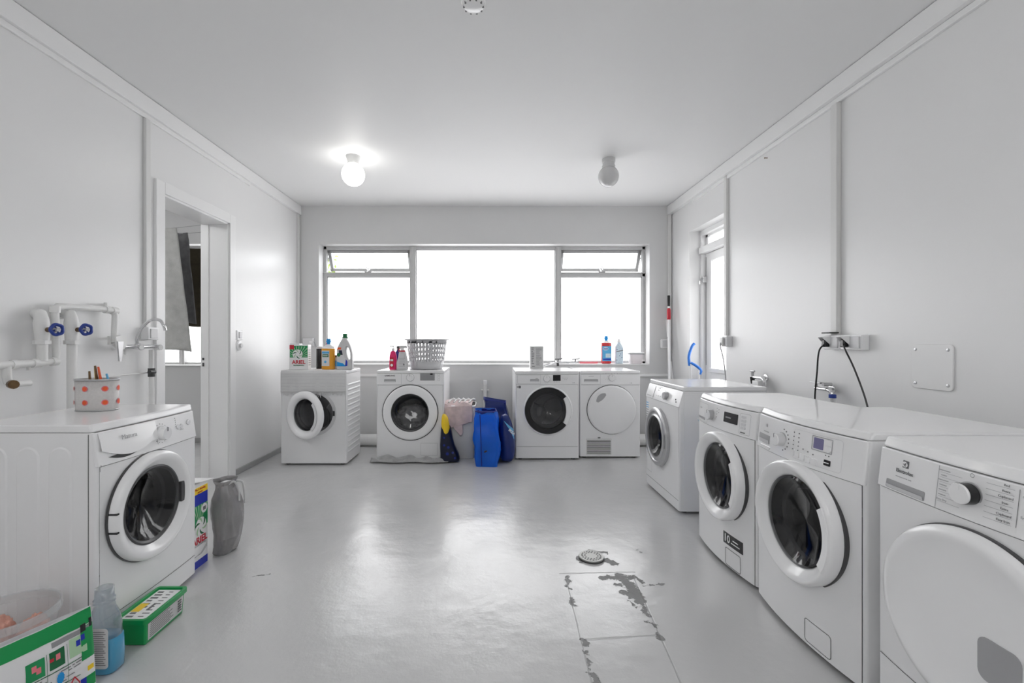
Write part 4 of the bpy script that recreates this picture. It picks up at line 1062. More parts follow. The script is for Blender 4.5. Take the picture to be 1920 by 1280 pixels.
# laundry basket with slanted slots
t = thing('laundry_basket', 'round grey plastic laundry basket with slanted slots', 'basket', (-.655, 4.67, .861))
Hb, r0, r1 = .30, .165, .205
b = B(); NA, rows = 36, 4; z0_, z1_ = .075, .265
def bp(a, z, o=0):
    r = r0+(r1-r0)*(z/Hb)+o; return (r*math.cos(a), r*math.sin(a), z)
K = 8
for i in range(rows):
    za, zb = z0_+(z1_-z0_)*i/rows, z0_+(z1_-z0_)*(i+1)/rows
    for k in range(NA):
        a0, a1 = 2*PI*k/NA, 2*PI*(k+1)/NA; off = (i % 2)*PI/NA*0
        n = 16; outer = []; inner = []
        for q in range(n):
            th = 2*PI*q/n; cx_, cz_ = math.cos(th), math.sin(th)
            mx_ = max(abs(cx_), abs(cz_)); u, v = cx_/mx_, cz_/mx_
            outer.append(bp((a0+a1)/2+u*(a1-a0)/2+off, (za+zb)/2+v*(zb-za)/2))
            # slanted slot
            uu, vv = .52*cx_-.26*cz_, .84*cz_
            inner.append(bp((a0+a1)/2+uu*(a1-a0)/2+off, (za+zb)/2+vv*(zb-za)/2))
        b.add(outer+inner, [(q, (q+1) % n, n+(q+1) % n, n+q) for q in range(n)])
b.lathe([(r0+(r1-r0)*z1_/Hb, z1_), (r1, Hb), (r1+.02, Hb+.002), (r1+.022, Hb-.008)], 72, caps=False)
b.lathe([(.001, .004), (r0-.012, .004), (r0, .02), (r0+(r1-r0)*z0_/Hb, z0_)], 72, caps=False)
b.build('basket_wall', 'basket', t, smooth=True, solid=.004, angle=50)

# carton on the third machine
t = thing('upright_carton', 'grey and white printed carton standing on the black ringed washing machine', 'carton', (.482, 4.80, .856))
B().box(-.070, .070, -.045, .045, 0, .235).build('carton_body', 'card', t, bevel=.002)
lb = B().box(-.066, .066, -.0462, -.0455, .004, .228).build('label', 'cardg', t)
b = B(); random.seed(4)
for k in range(18):
    z = .035+k*.0105; b.box(-.008, -.008+random.uniform(.03, .065), -.0468, -.0463, z, z+.0035)
for k in range(10):
    z = .05+k*.018; b.box(-.055, -.055+random.uniform(.012, .03), -.0468, -.0463, z, z+.008)
b.build('label_text', 'print', lb); text('lettering', 'K2r', .02, 'print', lb, (-.035, -.0470, .025), bold=.0006)

# basin mixer on a pipe behind the machines, below the sill
t = thing('wall_tap', 'chrome tap with cross handles between carton and blue bottles', 'tap', (.74, 5.02, .855))
B().tube(bez([(-.22, -.08, .005), (-.12, -.07, .035), (-.04, -.03, .05), (0, 0, .052)], 8), .010, 10).build('spout', 'chrome', t, smooth=True)
B().tube([(-.02, 0, .055), (.22, 0, .055)], .014, 12).tube([(.0, 0, .055), (0, .10, .055)], .016, 12).tube([(.20, 0, .055), (.20, .10, .055)], .016, 12).build('tap_body', 'chrome', t, smooth=True)
b = B()
for x in (0, .19): b.tube([(x, 0, .06), (x+.005, -.01, .09)], .007, 8).tube([(x-.035, -.01, .09), (x+.035, -.01, .092)], .006, 8).tube([(x+.03, -.012, .09), (x+.05, -.012, .105)], .005, 8)
b.build('cross_handle', 'darkp', t, smooth=True)
B().tube([(0, 0, .055), (0, -.005, .015)], .014, 10).build('valve_stem', 'darkp', t, smooth=True)
tag(B().box(-.105, .105, -.008, .008, 0, .022).build('red_handle_bar', 'rose', bevel=.006), 'flat pale red plastic bar lying on the window sill', 'bar').location = (1.125, 5.225, .887)
SY = 5.225
t = thing('cleaner_bottle', 'red cleaner bottle with a blue label and blue cap on the sill', 'bottle', (1.326, SY, .8875))
bottle_parts(t, [(0, 0, 0, .050, .030), (.008, 0, 0, .057, .034), (.22, 0, 0, .058, .034), (.238, 0, 0, .054, .032)], 'redliq', None, None)
loft(B(), [(.239, 0, 0, .053, .031), (.25, 0, 0, .03, .024), (.262, 0, 0, .016, .016)], 32, 3).build('bottle_neck', 'bottlew', t, smooth=True)
B().lathe([(.016, .258), (.018, .282), (.026, .286), (.026, .296), (.018, .298), (.018, .315), (.001, .316)], 28).build('cap', 'cyan', t, smooth=True)
lb = B().box(-.053, .053, -.0362, -.0350, .03, .20).build('label', 'lblue', t, bevel=.002)
B().lathe([(.032, .0366), (.0001, .037)], 28, '-y', (-.015, 0, .17), sy=.6).build('label_cloud', 'pale', lb); text('lettering', 'Ajax', .026, 'blue', lb, (-.012, -.0375, .168), bold=.0008)
B().box(-.015, .043, -.0368, -.0362, .07, .115).build('label_box', 'pale', lb); B().box(-.045, .045, -.0368, -.0362, .04, .058).build('label_stripe', 'blue', lb)
t = thing('clear_bottle', 'pale blue transparent bottle with white cap on the sill', 'bottle', (1.472, SY, .8875))
bottle_parts(t, [(0, 0, 0, .042, .028), (.006, 0, 0, .046, .031), (.19, 0, 0, .046, .031), (.215, 0, 0, .03, .024), (.235, 0, 0, .018, .018), (.245, 0, 0, .017, .017)], 'pale', [(.018, .243), (.018, .262), (.014, .264), (.013, .28), (.001, .281)], 'bottlew')
lb = B().box(-.040, .040, -.0325, -.0315, .03, .18).build('label', 'pale', t); text('lettering', 'Sprett', .027, 'print', lb, (.006, -.033, .145), (PI/2, -.2, 0)); b = B()
for q in ((-.03, .16), (-.032, .04), (.0, .09), (.025, .07), (.01, .11)): b.lathe([(.005, .0330), (.0001, .0333)], 12, '-y', (q[0], 0, q[1]))
b.build('label_dots', 'bluebagt', lb)
t = thing('lidded_tub', 'small milky white tub with a dark rimmed lid on the sill', 'tub', (1.655, 5.20, .8875))
loft(B(), [(0, 0, 0, .062, .05), (.01, 0, 0, .068, .055), (.108, 0, 0, .076, .062)], 36, 5).build('tub_body', 'milk', t, smooth=True, angle=60)
loft(B(), [(.108, 0, 0, .088, .068), (.116, 0, 0, .090, .070)], 36, 5).build('lid_rim', 'print', t, smooth=True)
loft(B(), [(.1165, 0, 0, .092, .072), (.128, 0, 0, .088, .068), (.132, 0, 0, .07, .05)], 36, 5).build('lid', 'bottlew', t, smooth=True)

# hamper with a towel, bags
t = thing('laundry_hamper', 'pale rectangular hamper between the back row machines', 'hamper', (-.285, 4.57, 0))
b = B()
loft(b, [(.0, 0, 0, .118, .135), (.01, 0, 0, .120, .140), (.50, 0, 0, .130, .150)], 40, 12, (True, False)); b.build('hamper_body', 'hamper', t, smooth=True, solid=.006, angle=50)
b = B(); loft(b, [(.498, 0, 0, .134, .154), (.512, 0, 0, .136, .156), (.516, 0, 0, .130, .15)], 40, 12, (False, False)); b.build('rim', 'card', t, smooth=True, solid=.006)
def drape(u, v):      # towel lying over the hamper and hanging down in front
    x = -.135+.27*u+.008*math.sin(v*9); L = .30; q = v*.52
    n_ = noise.noise(Vector((u*5, v*5, 2)))*.012
    if q < L: y, z = .15-q, .532+n_+.014*math.sin(u*7+q*9)
    else: y, z = -.165-.004*math.sin(u*12), .528-(q-L)*(1-.25*u)+n_*.3-.02*(1-u)
    return (x*(1-.13*max(0, v-.6)), y, z)
t = thing('pink_towel', 'pale pink and grey towel draped over the hamper', 'towel', (-.31, 4.57, 0))
B().grid(drape, 30, 44).build('towel_body', 'towelp', t, smooth=True, solid=.006)
B().grid(lambda u, v: (-.05+.09*u+.04*v*0, -.172, .33-.105*v*(1-.55*abs(u-.75)*2)), 8, 8).build('towel_corner', 'towelp', t, smooth=True, solid=.005)
b = B(); random.seed(2)
for k in range(5):
    x = -.1+.05*k; b.tube(bez([(x, -.12, .545), (x+.02, -.03, .560), (x+.05, .04, .55), (x+.03, .10, .555)], 6), .009, 8)
b.build('towel_fold', 'towelw', t, smooth=True)
# navy bag with yellow top
t = thing('patterned_bag', 'dark navy patterned bag with a yellow top beside the hamper', 'bag', (-.405, 4.32, 0))
b = B(); loft(b, [(.0, .02, 0, .085, .05), (.02, .02, 0, .095, .06), (.08, .012, 0, .088, .062), (.16, -.005, 0, .065, .055), (.28, -.015, 0, .05, .045), (.36, -.02, 0, .045, .04)], 36, 2.4, wob=.02, ws=14)
b.build('bag_body', 'navy', t, smooth=True, sub=1)
b = B(); loft(b, [(.26, -.012, -.012, .022, .04), (.30, -.016, -.012, .034, .045), (.36, -.022, -.01, .044, .045), (.42, -.03, -.005, .03, .035), (.455, -.03, 0, .010, .01)], 30, 2.2, wob=.02, ws=20, seed=5)
b.build('bag_top', 'yellow', t, smooth=True, sub=1)
b = B()
for x, z, s_ in ((-.03, .24, .010), (.01, .15, .014), (.05, .10, .012), (.0, .09, .016), (.07, .05, .012), (-.03, .17, .012)):
    b.lathe([(s_, .066), (.0001, .068)], 6, '-y', (x, 0, z))
b.build('bag_pattern', 'bluebagt', t)
# big blue bags
def blue_bag(label, loc, rz, hx, hy, h, m, hem, seed, lean=(0, 0), tall=None, group=None):
    t = thing('blue_carrier_bag', label, 'bag', loc, rz)
    S = []
    for k in range(15):
        u = k/14; S.append((h*u, lean[0]*u, lean[1]*u, hx*(.88+.14*math.sin(PI*min(1, u*1.1))), hy*(.95+.08*math.sin(PI*u)-.25*u)))
    b = B(); loft(b, S, 56, 7, (True, False), wob=.022, seed=seed, ws=9)
    if tall:
        nv = []
        for (x, y, z) in b.v:
            if z > h*.6: f = (z-h*.6)/(h*.4); z += f*tall[0]*max(0, x/hx)+f*tall[1]*max(0, -x/hx)
            nv.append((x, y, z))
        b.v = nv
    b.build('bag_body', m, t, smooth=True, solid=.003)
    top = [v for v in b.v[-56:]]
    b2 = B(); k_ = len(top)
    vs = [(x*1.01, y*1.01-.002*(1 if y < 0 else -1), z+.002) for x, y, z in top]+[(x*1.012, y*1.012-.002*(1 if y < 0 else -1), z-.028) for x, y, z in top]
    b2.add(vs, [(i, (i+1) % k_, k_+(i+1) % k_, k_+i) for i in range(k_)]).build('hem', hem, t, smooth=True, solid=.004)
    return t
t = blue_bag('bright blue woven carrier bag standing at the front beside the hamper', (-.032, 4.27, 0), 0, .115, .14, .50, 'bluebag', 'bluebagt', 1, (-.012, .02))
b = B(); loft(b, [(.01, 0, 0, .085, .10), (.14, 0, 0, .092, .11), (.24, 0, 0, .08, .09), (.27, 0, 0, .03, .03)], 30, 4, wob=.02, seed=2, ws=12); b.build('bag_contents', 'laundryd', t, smooth=True)
B().tube([(-.050, -.142, .01), (-.055, -.150, .2), (-.066, -.120, .47)], .004, 6).build('side_piping', 'bluebagt', t, smooth=True)
t = blue_bag('tall dark blue woven carrier bag slumped behind the bright blue one', (.08, 4.57, 0), 0, .125, .09, .55, 'bluebag2', 'bluebagt', 7, (-.03, .02), (-.02, .02))
t2 = thing('blue_carrier_bag', 'dark blue bag with light blue print squeezed next to the black ringed washing machine', 'bag', (.155, 4.33, 0))
b = B(); S = [(0, 0, 0, .055, .11), (.1, .0, 0, .07, .12), (.2, .0, 0, .072, .12), (.3, -.005, .01, .062, .10), (.38, -.012, .02, .045, .07), (.45, -.02, .03, .03, .04)]
loft(b, S, 40, 3, (True, True), wob=.02, seed=11, ws=10); b.build('bag_body', 'bluebag2', t2, smooth=True, sub=1)
lb = B().add([(-.035, -.100, .405), (.055, -.125, .33), (.062, -.125, .235), (.03, -.13, .31)], [(0, 1, 2, 3)]).build('printed_stripe', 'lblue', t2, solid=.003)
text('lettering', 'IKEA', .034, 'card', lb, (.040, -.131, .305), (PI/2, .75, 0), bold=.001)

# floor cloth in front of the second machine
t = B()
def fc(u, v):
    x = -.36+.73*u+.01*math.sin(v*5); y = -.055+.10*v+.012*math.sin(u*14); 
    z = .008+.042*math.sin(PI*v)**.7*(.75+.7*noise.noise(Vector((u*7, v*3, 1))))+.010*math.sin(u*23+v*6)*math.sin(PI*v)
    return (x, y, max(.004, z))
o = tag(t.grid(fc, 60, 16).build('floor_cloth', 'rag', smooth=True, solid=.006), 'rolled grey rag on the floor in front of the laundry basket machine', 'rag'); o.location = (-.77, 4.30, .003)

# ---------------------------------------------------------------- pipes at the back wall
tag(B().tube([(XL+.25, 4.97, .068), (-.9, 4.97, .068), (2.02, 4.97, .068)], .062, 24).build('floor_pipe', 'pipe', smooth=True), 'thick white pipe running along the floor behind the back row', 'pipe')
t = thing('standpipe', 'short capped white pipe on the back wall above the blue bags', 'pipe', (-.062, 5.10, 0))
B().tube([(0, 0, .15), (0, 0, .69)], .020, 16).build('pipe_run', 'pipe', t, smooth=True); B().lathe([(.024, .66), (.024, .705), (.020, .71), (.001, .71)], 20).build('pipe_cap', 'plastic', t, smooth=True)
B().box(-.045, .045, -.005, .055, .585, .60).build('pipe_clip', 'pipe', t, bevel=.003)
t = thing('round_wall_socket', 'small round white socket on the back wall right of the basket machine', 'socket', (-.51, YB, .675))
B().lathe([(.030, 0), (.030, .014), (.026, .018), (.0005, .018)], 28, '-y').build('cover', 'plastic', t, smooth=True); B().lathe([(.012, .018), (.010, .021), (.0005, .021)], 16, '-y').build('button', 'offwhite', t, smooth=True)
t = thing('wall_socket', 'white surface socket on the back wall by the mop poles', 'socket', (1.965, YB, 1.115))
B().box(-.05, .05, -.05, 0, -.05, .05).build('housing', 'plastic', t, bevel=.008); B().box(-.038, .038, -.056, -.05, -.036, .036).build('flap', 'offwhite', t, bevel=.004)

# mop and broom in the far right corner
t = thing('mop', 'white mop pole with a red grip and black tip leaning in the corner', 'mop', (0, 0, 0))
P0, P1 = Vector((1.86, 4.72, .02)), Vector((1.972, 5.04, 1.60))
def on(u): return P0.lerp(P1, u)
B().tube([on(0), on(.80), on(.955)], [.014, .014, .011], 14).build('pole', 'plastic', t, smooth=True)
B().tube([on(.955), on(.96), on(1.03)], [.012, .015, .015], 14).build('pole_tip', 'black', t, smooth=True)
B().tube([on(.86), on(.87), on(.93), on(.94)], [.015, .021, .020, .014], 14).build('grip', 'red', t, smooth=True)
B().box(1.80, 1.92, 4.66, 4.78, .0, .04).build('mop_head', 'greyp', t, bevel=.01)
t = thing('broom', 'thin white broom pole with a dark grey grip behind the mop', 'broom', (0, 0, 0))
P0, P1 = Vector((1.99, 4.80, .03)), Vector((1.965, 5.09, 1.38))
B().tube([on(0), on(1)], .010, 12).build('pole', 'conduit', t, smooth=True); B().tube([on(.66), on(.86)], .014, 12).build('grip', 'greyp', t, smooth=True)
B().box(1.94, 2.03, 4.72, 4.88, 0, .05).build('broom_head', 'darkp', t, bevel=.01)
t = thing('dustpan', 'long handled dustpan and brush with blue grips in the door recess', 'dustpan', (1.93, 4.50, 0))
B().tube([(.05, 0, .03), (.05, 0, .92)], .010, 10).tube([(.10, -.06, .03), (.10, -.06, .86)], .010, 10).build('pole', 'plastic', t, smooth=True)
B().tube(bez([(.04, .01, .90), (.035, .01, 1.0), (.06, 0, 1.09), (.085, 0, 1.12)], 6), .013, 10).tube(bez([(.05, 0, .93), (.09, -.03, .90), (.12, -.06, .86), (.11, -.06, .82)], 6), .013, 10).build('grip', 'blueh', t, smooth=True)
B().box(-.0, .14, -.12, .06, .0, .08, (.01, .03)).build('pan', 'greyp', t, bevel=.006)

# ---------------------------------------------------------------- right wall fittings
def cable(label, pts, r=.0045): return tag(B().tube(bez(pts, 8), r, 8).build('power_cable', 'black', smooth=True), label, 'cable')
t = thing('wall_socket', 'grey white surface socket beside the outer door with a cable', 'socket', (XR, 3.90, 1.14))
B().box(-.05, 0, -.045, .045, -.045, .045).build('housing', 'offwhite', t, bevel=.006); B().box(-.075, -.05, -.005, .04, -.035, .035, (.008, .0)).build('plug', 'conduit', t, bevel=.005)
tag(B().tube(bez([(1.98, 3.915, 1.13), (1.965, 3.89, 1.09), (1.97, 3.85, .98), (1.985, 3.84, .80), (1.99, 3.83, .55)], 8), .0045, 8).build('power_cable', 'greyp', smooth=True), 'thin grey cable hanging down from the socket by the outer door', 'cable')
for i, (ya, yb_, lab) in enumerate(((2.745, 2.615, 'double surface socket on the right wall, the far box under the conduit'), (2.612, 2.46, 'double surface socket on the right wall, the near box with the sloping cable'))):
    t = thing('wall_socket', lab, 'socket', (XR, (ya+yb_)/2, 1.135)); hw = (ya-yb_)/2
    B().box(-.045, 0, -hw, hw, -.043, .043).build('housing', 'plastic', t, bevel=.006)
    B().box(-.052, -.045, -hw+.01, -.0, -.034, .034).build('flap', 'offwhite', t, bevel=.003)
    b = B().add([(-.045, .0, .036), (-.045, .05, .036), (-.085, .02, .03), (-.085, .055, .03), (-.045, .0, -.02), (-.045, .05, -.02)], [(0, 1, 3, 2), (0, 2, 4), (1, 5, 3)])
    b.build('raised_cover', 'plastic', t, solid=.003)
    B().box(-.078, -.045, .008, .040, -.028, .018, (.004, .004)).build('plug', 'black', t, bevel=.006)
    if i == 0: B().box(-.075, -.02, -.03, .04, .052, .060).build('black_clip', 'black', t, bevel=.003)
cable('black power cable dropping straight from the far twin socket', [(XR-.07, 2.70, 1.125), (XR-.11, 2.69, 1.08), (XR-.10, 2.72, .95), (XR-.105, 2.73, .80), (XR-.10, 2.73, .60)])
cable('black power cable sloping away from the near twin socket', [(XR-.07, 2.556, 1.125), (XR-.09, 2.52, 1.10), (XR-.08, 2.47, 1.00), (XR-.07, 2.41, .85), (XR-.07, 2.37, .72), (XR-.06, 2.34, .55)])
# access plate
t = thing('access_plate', 'square white cover plate screwed to the right wall', 'cover plate', (XR, 2.11, 1.022))
B().prism(rrect(-.10, .10, -.105, .105, .022), -.008, 0, 'yz').build('plate', 'wall', t, bevel=.002)
for y in (-.078, .078):
    for z in (-.08, .08): B().lathe([(.0075, -.0075), (.007, -.010), (.0004, -.0112)], 14, 'x', (0, y, z)).build('screw', 'silver', t, smooth=True)
tag(B().lathe([(.003, 0), (.003, -.02), (.006, -.021), (.0004, -.022)], 10, 'x').build('nail', 'brass'), 'small nail in the right wall above the sockets', 'nail').location = (XR, XR*F/519, H+344*XR/519)
# taps
def wall_tap(label, px, py, blue):
    o = RWP(px, py, .0); t = thing('washing_tap', label, 'tap', (XR, o.y, o.z))
    B().tube([(0, 0, 0), (-.06, 0, 0)], .013, 14).lathe([(.028, 0), (.026, -.008), (.014, -.012)], 24, 'x').build('tap_stub', 'chrome', t, smooth=True)
    B().tube(bez([(-.055, -.075, -.060), (-.058, -.070, -.015), (-.06, -.045, 0), (-.06, 0, 0), (-.06, .055, .0)], 8), .012, 14).build('tap_body', 'chrome', t, smooth=True)
    if blue:
        B().lathe([(.019, -.045), (.019, -.025), (.014, -.022)], 20, c=(-.055, -.073, 0)).build('hose_nut', 'bluew', t, smooth=True)
        B().tube([(-.055, -.075, -.045), (-.055, -.078, -.09)], .012, 12).build('outlet', 'chrome', t, smooth=True)
        B().tube([(-.06, .05, .0), (-.062, .05, .03)], .007, 10).box(-.075, -.05, .0, .09, .03, .04).build('lever', 'silver', t, smooth=True, bevel=.003)
        B().tube([(-.03, -.03, .03), (-.08, -.03, .03)], .011, 10).build('knob', 'silver', t, smooth=True)
    else:
        B().tube([(-.06, .075, -.05), (-.06, .075, .0)], [.012, .018], 12).build('black_valve', 'black', t, smooth=True)
        B().tube([(-.06, .075, 0), (-.06, .075, .045)], [.009, .012], 12).tube([(-.06, .05, .045), (-.06, .10, .045)], .007, 10).build('knob', 'silver', t, smooth=True)
        B().tube([(-.055, -.075, -.055), (-.055, -.078, -.12)], .011, 12).build('outlet', 'chrome', t, smooth=True)
        B().box(-.085, -.03, -.035, .04, -.085, -.022).build('cover_box', 'plastic', t, bevel=.003)
wall_tap('tap with a black valve behind the farthest washing machine of the right row', 1437, 708, False)
wall_tap('chrome lever tap with a blue nut under the hanging black cable', 1561, 729, True)
# blue hose and film between machines
t = thing('blue_hose_bundle', 'blue plastic hose and film stuffed in the gap on the right', 'hose', (1.36, 2.82, 0))
B().tube(bez([(.0, .0, .03), (-.02, .0, .25), (.0, .01, .5), (.02, 0, .62)], 8), .014, 10).build('hose', 'blueh', t, smooth=True)
B().add([(-.03, 0, .60), (-.075, .01, .655), (-.02, -.02, .665), (.0, 0, .58)], [(0, 1, 2, 3)]).build('film_flap', 'pale', t, solid=.002)

# ---------------------------------------------------------------- left wall plumbing
t = thing('cold_supply_pipework', 'white painted pipe loop on the left wall, left of the taps', 'pipe')
r = .015
B().tube([LWP(-60, 688), LWP(60, 681), LWP(104, 677), LWP(106, 660), LWP(104, 600), LWP(103, 580), LWP(108, 574), LWP(130, 575), LWP(200, 580), LWP(213, 582), LWP(216, 592), LWP(215, 612), LWP(214, 636)], [.017]*3+[.016]*10, 14).build('pipe_run', 'pipe', t, smooth=True)
for px, py, px2, py2 in ((20, 683.5, 30, 683), (60, 681, 76, 680), (96, 678, 106, 677), (103, 586, 103.5, 574), (196, 580, 204, 580.5), (209, 582, 218, 583), (215, 634, 214, 642)):
    B().tube([LWP(px, py), LWP(px2, py2)], .021, 14).build('pipe_joint', 'pipe', t, smooth=True)
b = B()
for px, py in ((54, 688), (198, 577), (205, 640)): b.tube([LWP(px, py-6, .0), LWP(px, py-6, .06)], .006, 8).tube([LWP(px, py-10, .05), LWP(px, py+6, .05)], .008, 8)
b.build('pipe_bracket', 'conduit', t, smooth=True)
def valve(label, px, ytop, ybot, wheel):
    t = thing('shut_off_valve', label, 'valve')
    ks = (ybot-ytop)
    B().tube([LWP(px, ybot, .06), LWP(px, 640, .06)], .021, 18).build('pipe_run', 'pipe', t, smooth=True)
    B().tube([LWP(px, 642, .06), LWP(px, 628, .06), LWP(px-1, 606, .062), LWP(px-1.5, 597, .06), LWP(px-4, 589, .05), LWP(px-9, 588, .02), LWP(px-12, 588, .0)], [.027, .028, .030, .027, .026, .026, .026], 18).build('valve_body', 'pipe', t, smooth=True)
    B().tube([LWP(px, 645, .06), LWP(px, 638, .06)], .034, 6).build('hex_nut', 'pipe', t)
    c0 = LWP(px+4, 618, .065); ax = (LWP(px+35, 619, .15)-c0).normalized(); ax = Vector((.93, -.30, .0)).normalized()
    B().tube([c0, c0+ax*.072], .012, 12).build('spindle', 'brass', t, smooth=True)
    c1 = c0+ax*.090; e1 = ax.cross(Vector((0, 0, 1))).normalized(); e2 = ax.cross(e1)
    b = B().tube([c1+(e1*math.cos(2*PI*k/40)+e2*math.sin(2*PI*k/40))*(.0235+.0014*math.cos(5*2*PI*k/40)) for k in range(40)], .0075, 10, closed=True)
    for k in range(4): a = PI/2*k+.4; b.tube([c1, c1+(e1*math.cos(a)+e2*math.sin(a))*.022], .004, 6)
    b.build('hand_wheel', 'bluew', t, smooth=True)
    B().tube([c1-ax*.018, c1+ax*.014], .009, 12).build('wheel_hub', 'silver', t, smooth=True)
valve('blue wheel shut-off valve on the left wall, the left of two', 79, 588, 676, 111)
valve('blue wheel shut-off valve on the left wall, the right of two', 135, 592, 775, 166)
b = B(); 
t = thing('pipe_outlet', 'capped white pipe outlet low on the left wall at the picture edge', 'pipe')
B().tube([LWP(13, 684), LWP(13, 706), LWP(15, 716), LWP(22, 720)], .016, 14).build('pipe_run', 'pipe', t, smooth=True)
B().tube([LWP(20, 720, .06), LWP(56, 718, .06)], .014, 14).build('side_branch', 'pipe', t, smooth=True)
q = LWP(22, 720, .07); B().tube([q, q+Vector((.03, -.02, 0))], .019, 12).build('brass_cap', 'brass', t, smooth=True)
# mixer tap
t = thing('mixer_tap', 'chrome swan neck mixer tap on the left wall near the doorway', 'tap')
B().tube([LWP(224, 650, .07), LWP(262, 650, .07), LWP(293, 649, .07)], .013, 14).build('tap_body', 'chrome', t, smooth=True)
B().tube(bez([LWP(258, 650, .07), LWP(257, 634, .085), LWP(266, 614, .12), LWP(283, 600, .17), LWP(299, 600, .23), LWP(307, 610, .26), LWP(310, 619, .265)], 8), .009, 12).build('swan_neck', 'chrome', t, smooth=True)
B().tube([LWP(258, 652, .07), LWP(258, 644, .075)], .016, 12).build('neck_nut', 'chrome', t, smooth=True)
for px in (257, 293):
    q = LWP(px, 651, .08); k = B().tube([q, q+Vector((.04, -.02, 0))], .017, 14).build('tap_knob', 'chrome', t, smooth=True); B().tube([q+Vector((.04, -.02, 0)), q+Vector((.045, -.0225, 0))], .013, 14).build('knob_cap', 'card', k, smooth=True)
t = thing('tap_stopcock', 'white plate and lever stopcock between the pipe loop and the mixer tap', 'stopcock')
q = [LWP(px, py, .085) for px, py in ((216, 631), (226, 628), (236, 631), (237, 646), (231, 655), (219, 653))]
B().add(q, [tuple(range(len(q)))]).build('cover_plate', 'pipe', t, solid=.010)
q = [LWP(px, py, .092) for px, py in ((220, 640), (231, 640), (227, 677), (223, 677))]
B().add(q, [(0, 1, 2, 3)]).build('lever', 'silver', t, solid=.008)
B().tube([LWP(212, 640, .05), LWP(226, 650, .06)], .020, 12).tube([LWP(233, 646, .06), LWP(235, 664, .06)], .006, 8).build('stopcock_body', 'pipe', t, smooth=True)
t = thing('hot_supply_pipe', 'white painted pipe dropping from the mixer tap beside the doorway', 'pipe')
B().tube([LWP(284, 656, .05), LWP(284, 700, .05), LWP(285, 790, .05)], .014, 14).build('pipe_run', 'pipe', t, smooth=True)
B().tube([LWP(280, 697, .06), LWP(290, 697, .06)], .012, 12).tube([LWP(284, 706, .05), LWP(284, 690, .05)], .019, 12).build('valve', 'darkp', t, smooth=True)
tag(B().tube([LWP(160, 711, .03), LWP(230, 703, .03), LWP(280, 698, .03)], .004, 8).tube([LWP(161, 711, .03), LWP(161, 775, .03)], .004, 8).build('thin_pipe', 'pipe', smooth=True), 'thin copper sized white pipe running low along the left wall', 'pipe')
# switch box and light switches
t = thing('switch_box', 'white surface switch box at the foot of the left wall conduit', 'switch', (XL, 2.87, 1.19))
B().box(0, .05, -.045, .045, -.04, .04).build('housing', 'plastic', t, bevel=.005)
B().box(.05, .056, -.03, .03, -.03, .03).build('rocker', 'offwhite', t, bevel=.003)
t = thing('light_switch', 'square white light switch on the left wall past the doorway', 'switch', (XL, 3.92, 1.195))
B().box(0, .018, -.042, .042, -.042, .042).build('plate', 'plastic', t, bevel=.004); B().box(.018, .026, -.022, .022, -.028, .028).build('rocker', 'offwhite', t, bevel=.003)
t = thing('round_dimmer', 'round white dimmer below the light switch past the doorway', 'switch', (XL, 3.92, 1.105))
B().lathe([(.042, 0), (.042, .012), (.036, .018), (.0004, .018)], 28, 'x').build('plate', 'plastic', t, smooth=True); B().lathe([(.02, .018), (.018, .034), (.0004, .034)], 20, 'x').build('dial', 'offwhite', t, smooth=True)

# ---------------------------------------------------------------- drying room
for i, (y, z) in enumerate(((4.0, 2.13), (4.3, 2.16), (4.7, 2.12))):
    pts = [(XF, y, z+.06), (-3.5, y, z-.01), (-2.9, y, z+.0), (XL-.21, y, z+.05)]
    tag(B().tube(bez(pts, 6), .003, 6).build('clothes_line', 'greyp', smooth=True), ('clothes line holding the patterned grey towel', 'clothes line holding the dark grey cloth', 'clothes line holding the black brown cloth')[i], 'clothes line')
def hang(name, label, m, x0, x1, y, zt, zb, seed, lean=0, fold=.03, cat='towel'):
    def f(u, v):
        x = x0+(x1-x0)*u+lean*v*(u); wob = fold*math.sin(u*13+seed)*(.3+.7*v)+.02*noise.noise(Vector((u*4, v*5, seed)))
        return (x, y+wob-.01, zt-(zt-zb)*v-.03*math.sin(u*5+seed)*v)
    return tag(B().grid(f, 40, 40).build(name, m, smooth=True, solid=.010), label, cat)
hang('hanging_towel', 'patterned grey towel hanging in the doorway, nearest and longest', 'towelg', -3.25, -2.76, 4.0, 2.135, 1.04, 1, .12)
hang('hanging_cloth', 'dark grey cloth hanging behind the patterned towel', 'toweld', -3.35, -2.855, 4.3, 2.165, 1.33, 2.4, .07, cat='cloth')
hang('hanging_cloth', 'black brown cloth hanging farthest back in the drying room', 'towelk', -3.5, -2.88, 4.7, 2.10, 1.32, 4.2, .03, cat='cloth')

# ---------------------------------------------------------------- left foreground
ZL = .8355
t = thing('dotted_pot', 'pale oval pot with red dots holding pegs on the left machine', 'pot', (-1.755, 2.03, ZL))
b = B(); loft(b, [(0, 0, 0, .078, .048), (.004, 0, 0, .081, .051), (.135, 0, 0, .083, .053)], 48, 2.4, (True, False)); b.build('pot_body', 'tin', t, smooth=True, solid=.003, angle=50)
b = B(); loft(b, [(.132, 0, 0, .085, .055), (.140, 0, 0, .0855, .0555)], 48, 2.4, (False, False)); loft(b, [(.0, 0, 0, .082, .052), (.005, 0, 0, .083, .053)], 48, 2.4, (False, False)); b.build('rim', 'silver', t, smooth=True, solid=.003)
b = B(); b2 = B(); e_ = 2.4
def pot_pt(a, z, o=.0025):
    c_, s_ = math.cos(a), math.sin(a); return Vector(((.0825+o)*math.copysign(abs(c_)**(2/e_), c_), (.0525+o)*math.copysign(abs(s_)**(2/e_), s_), z))
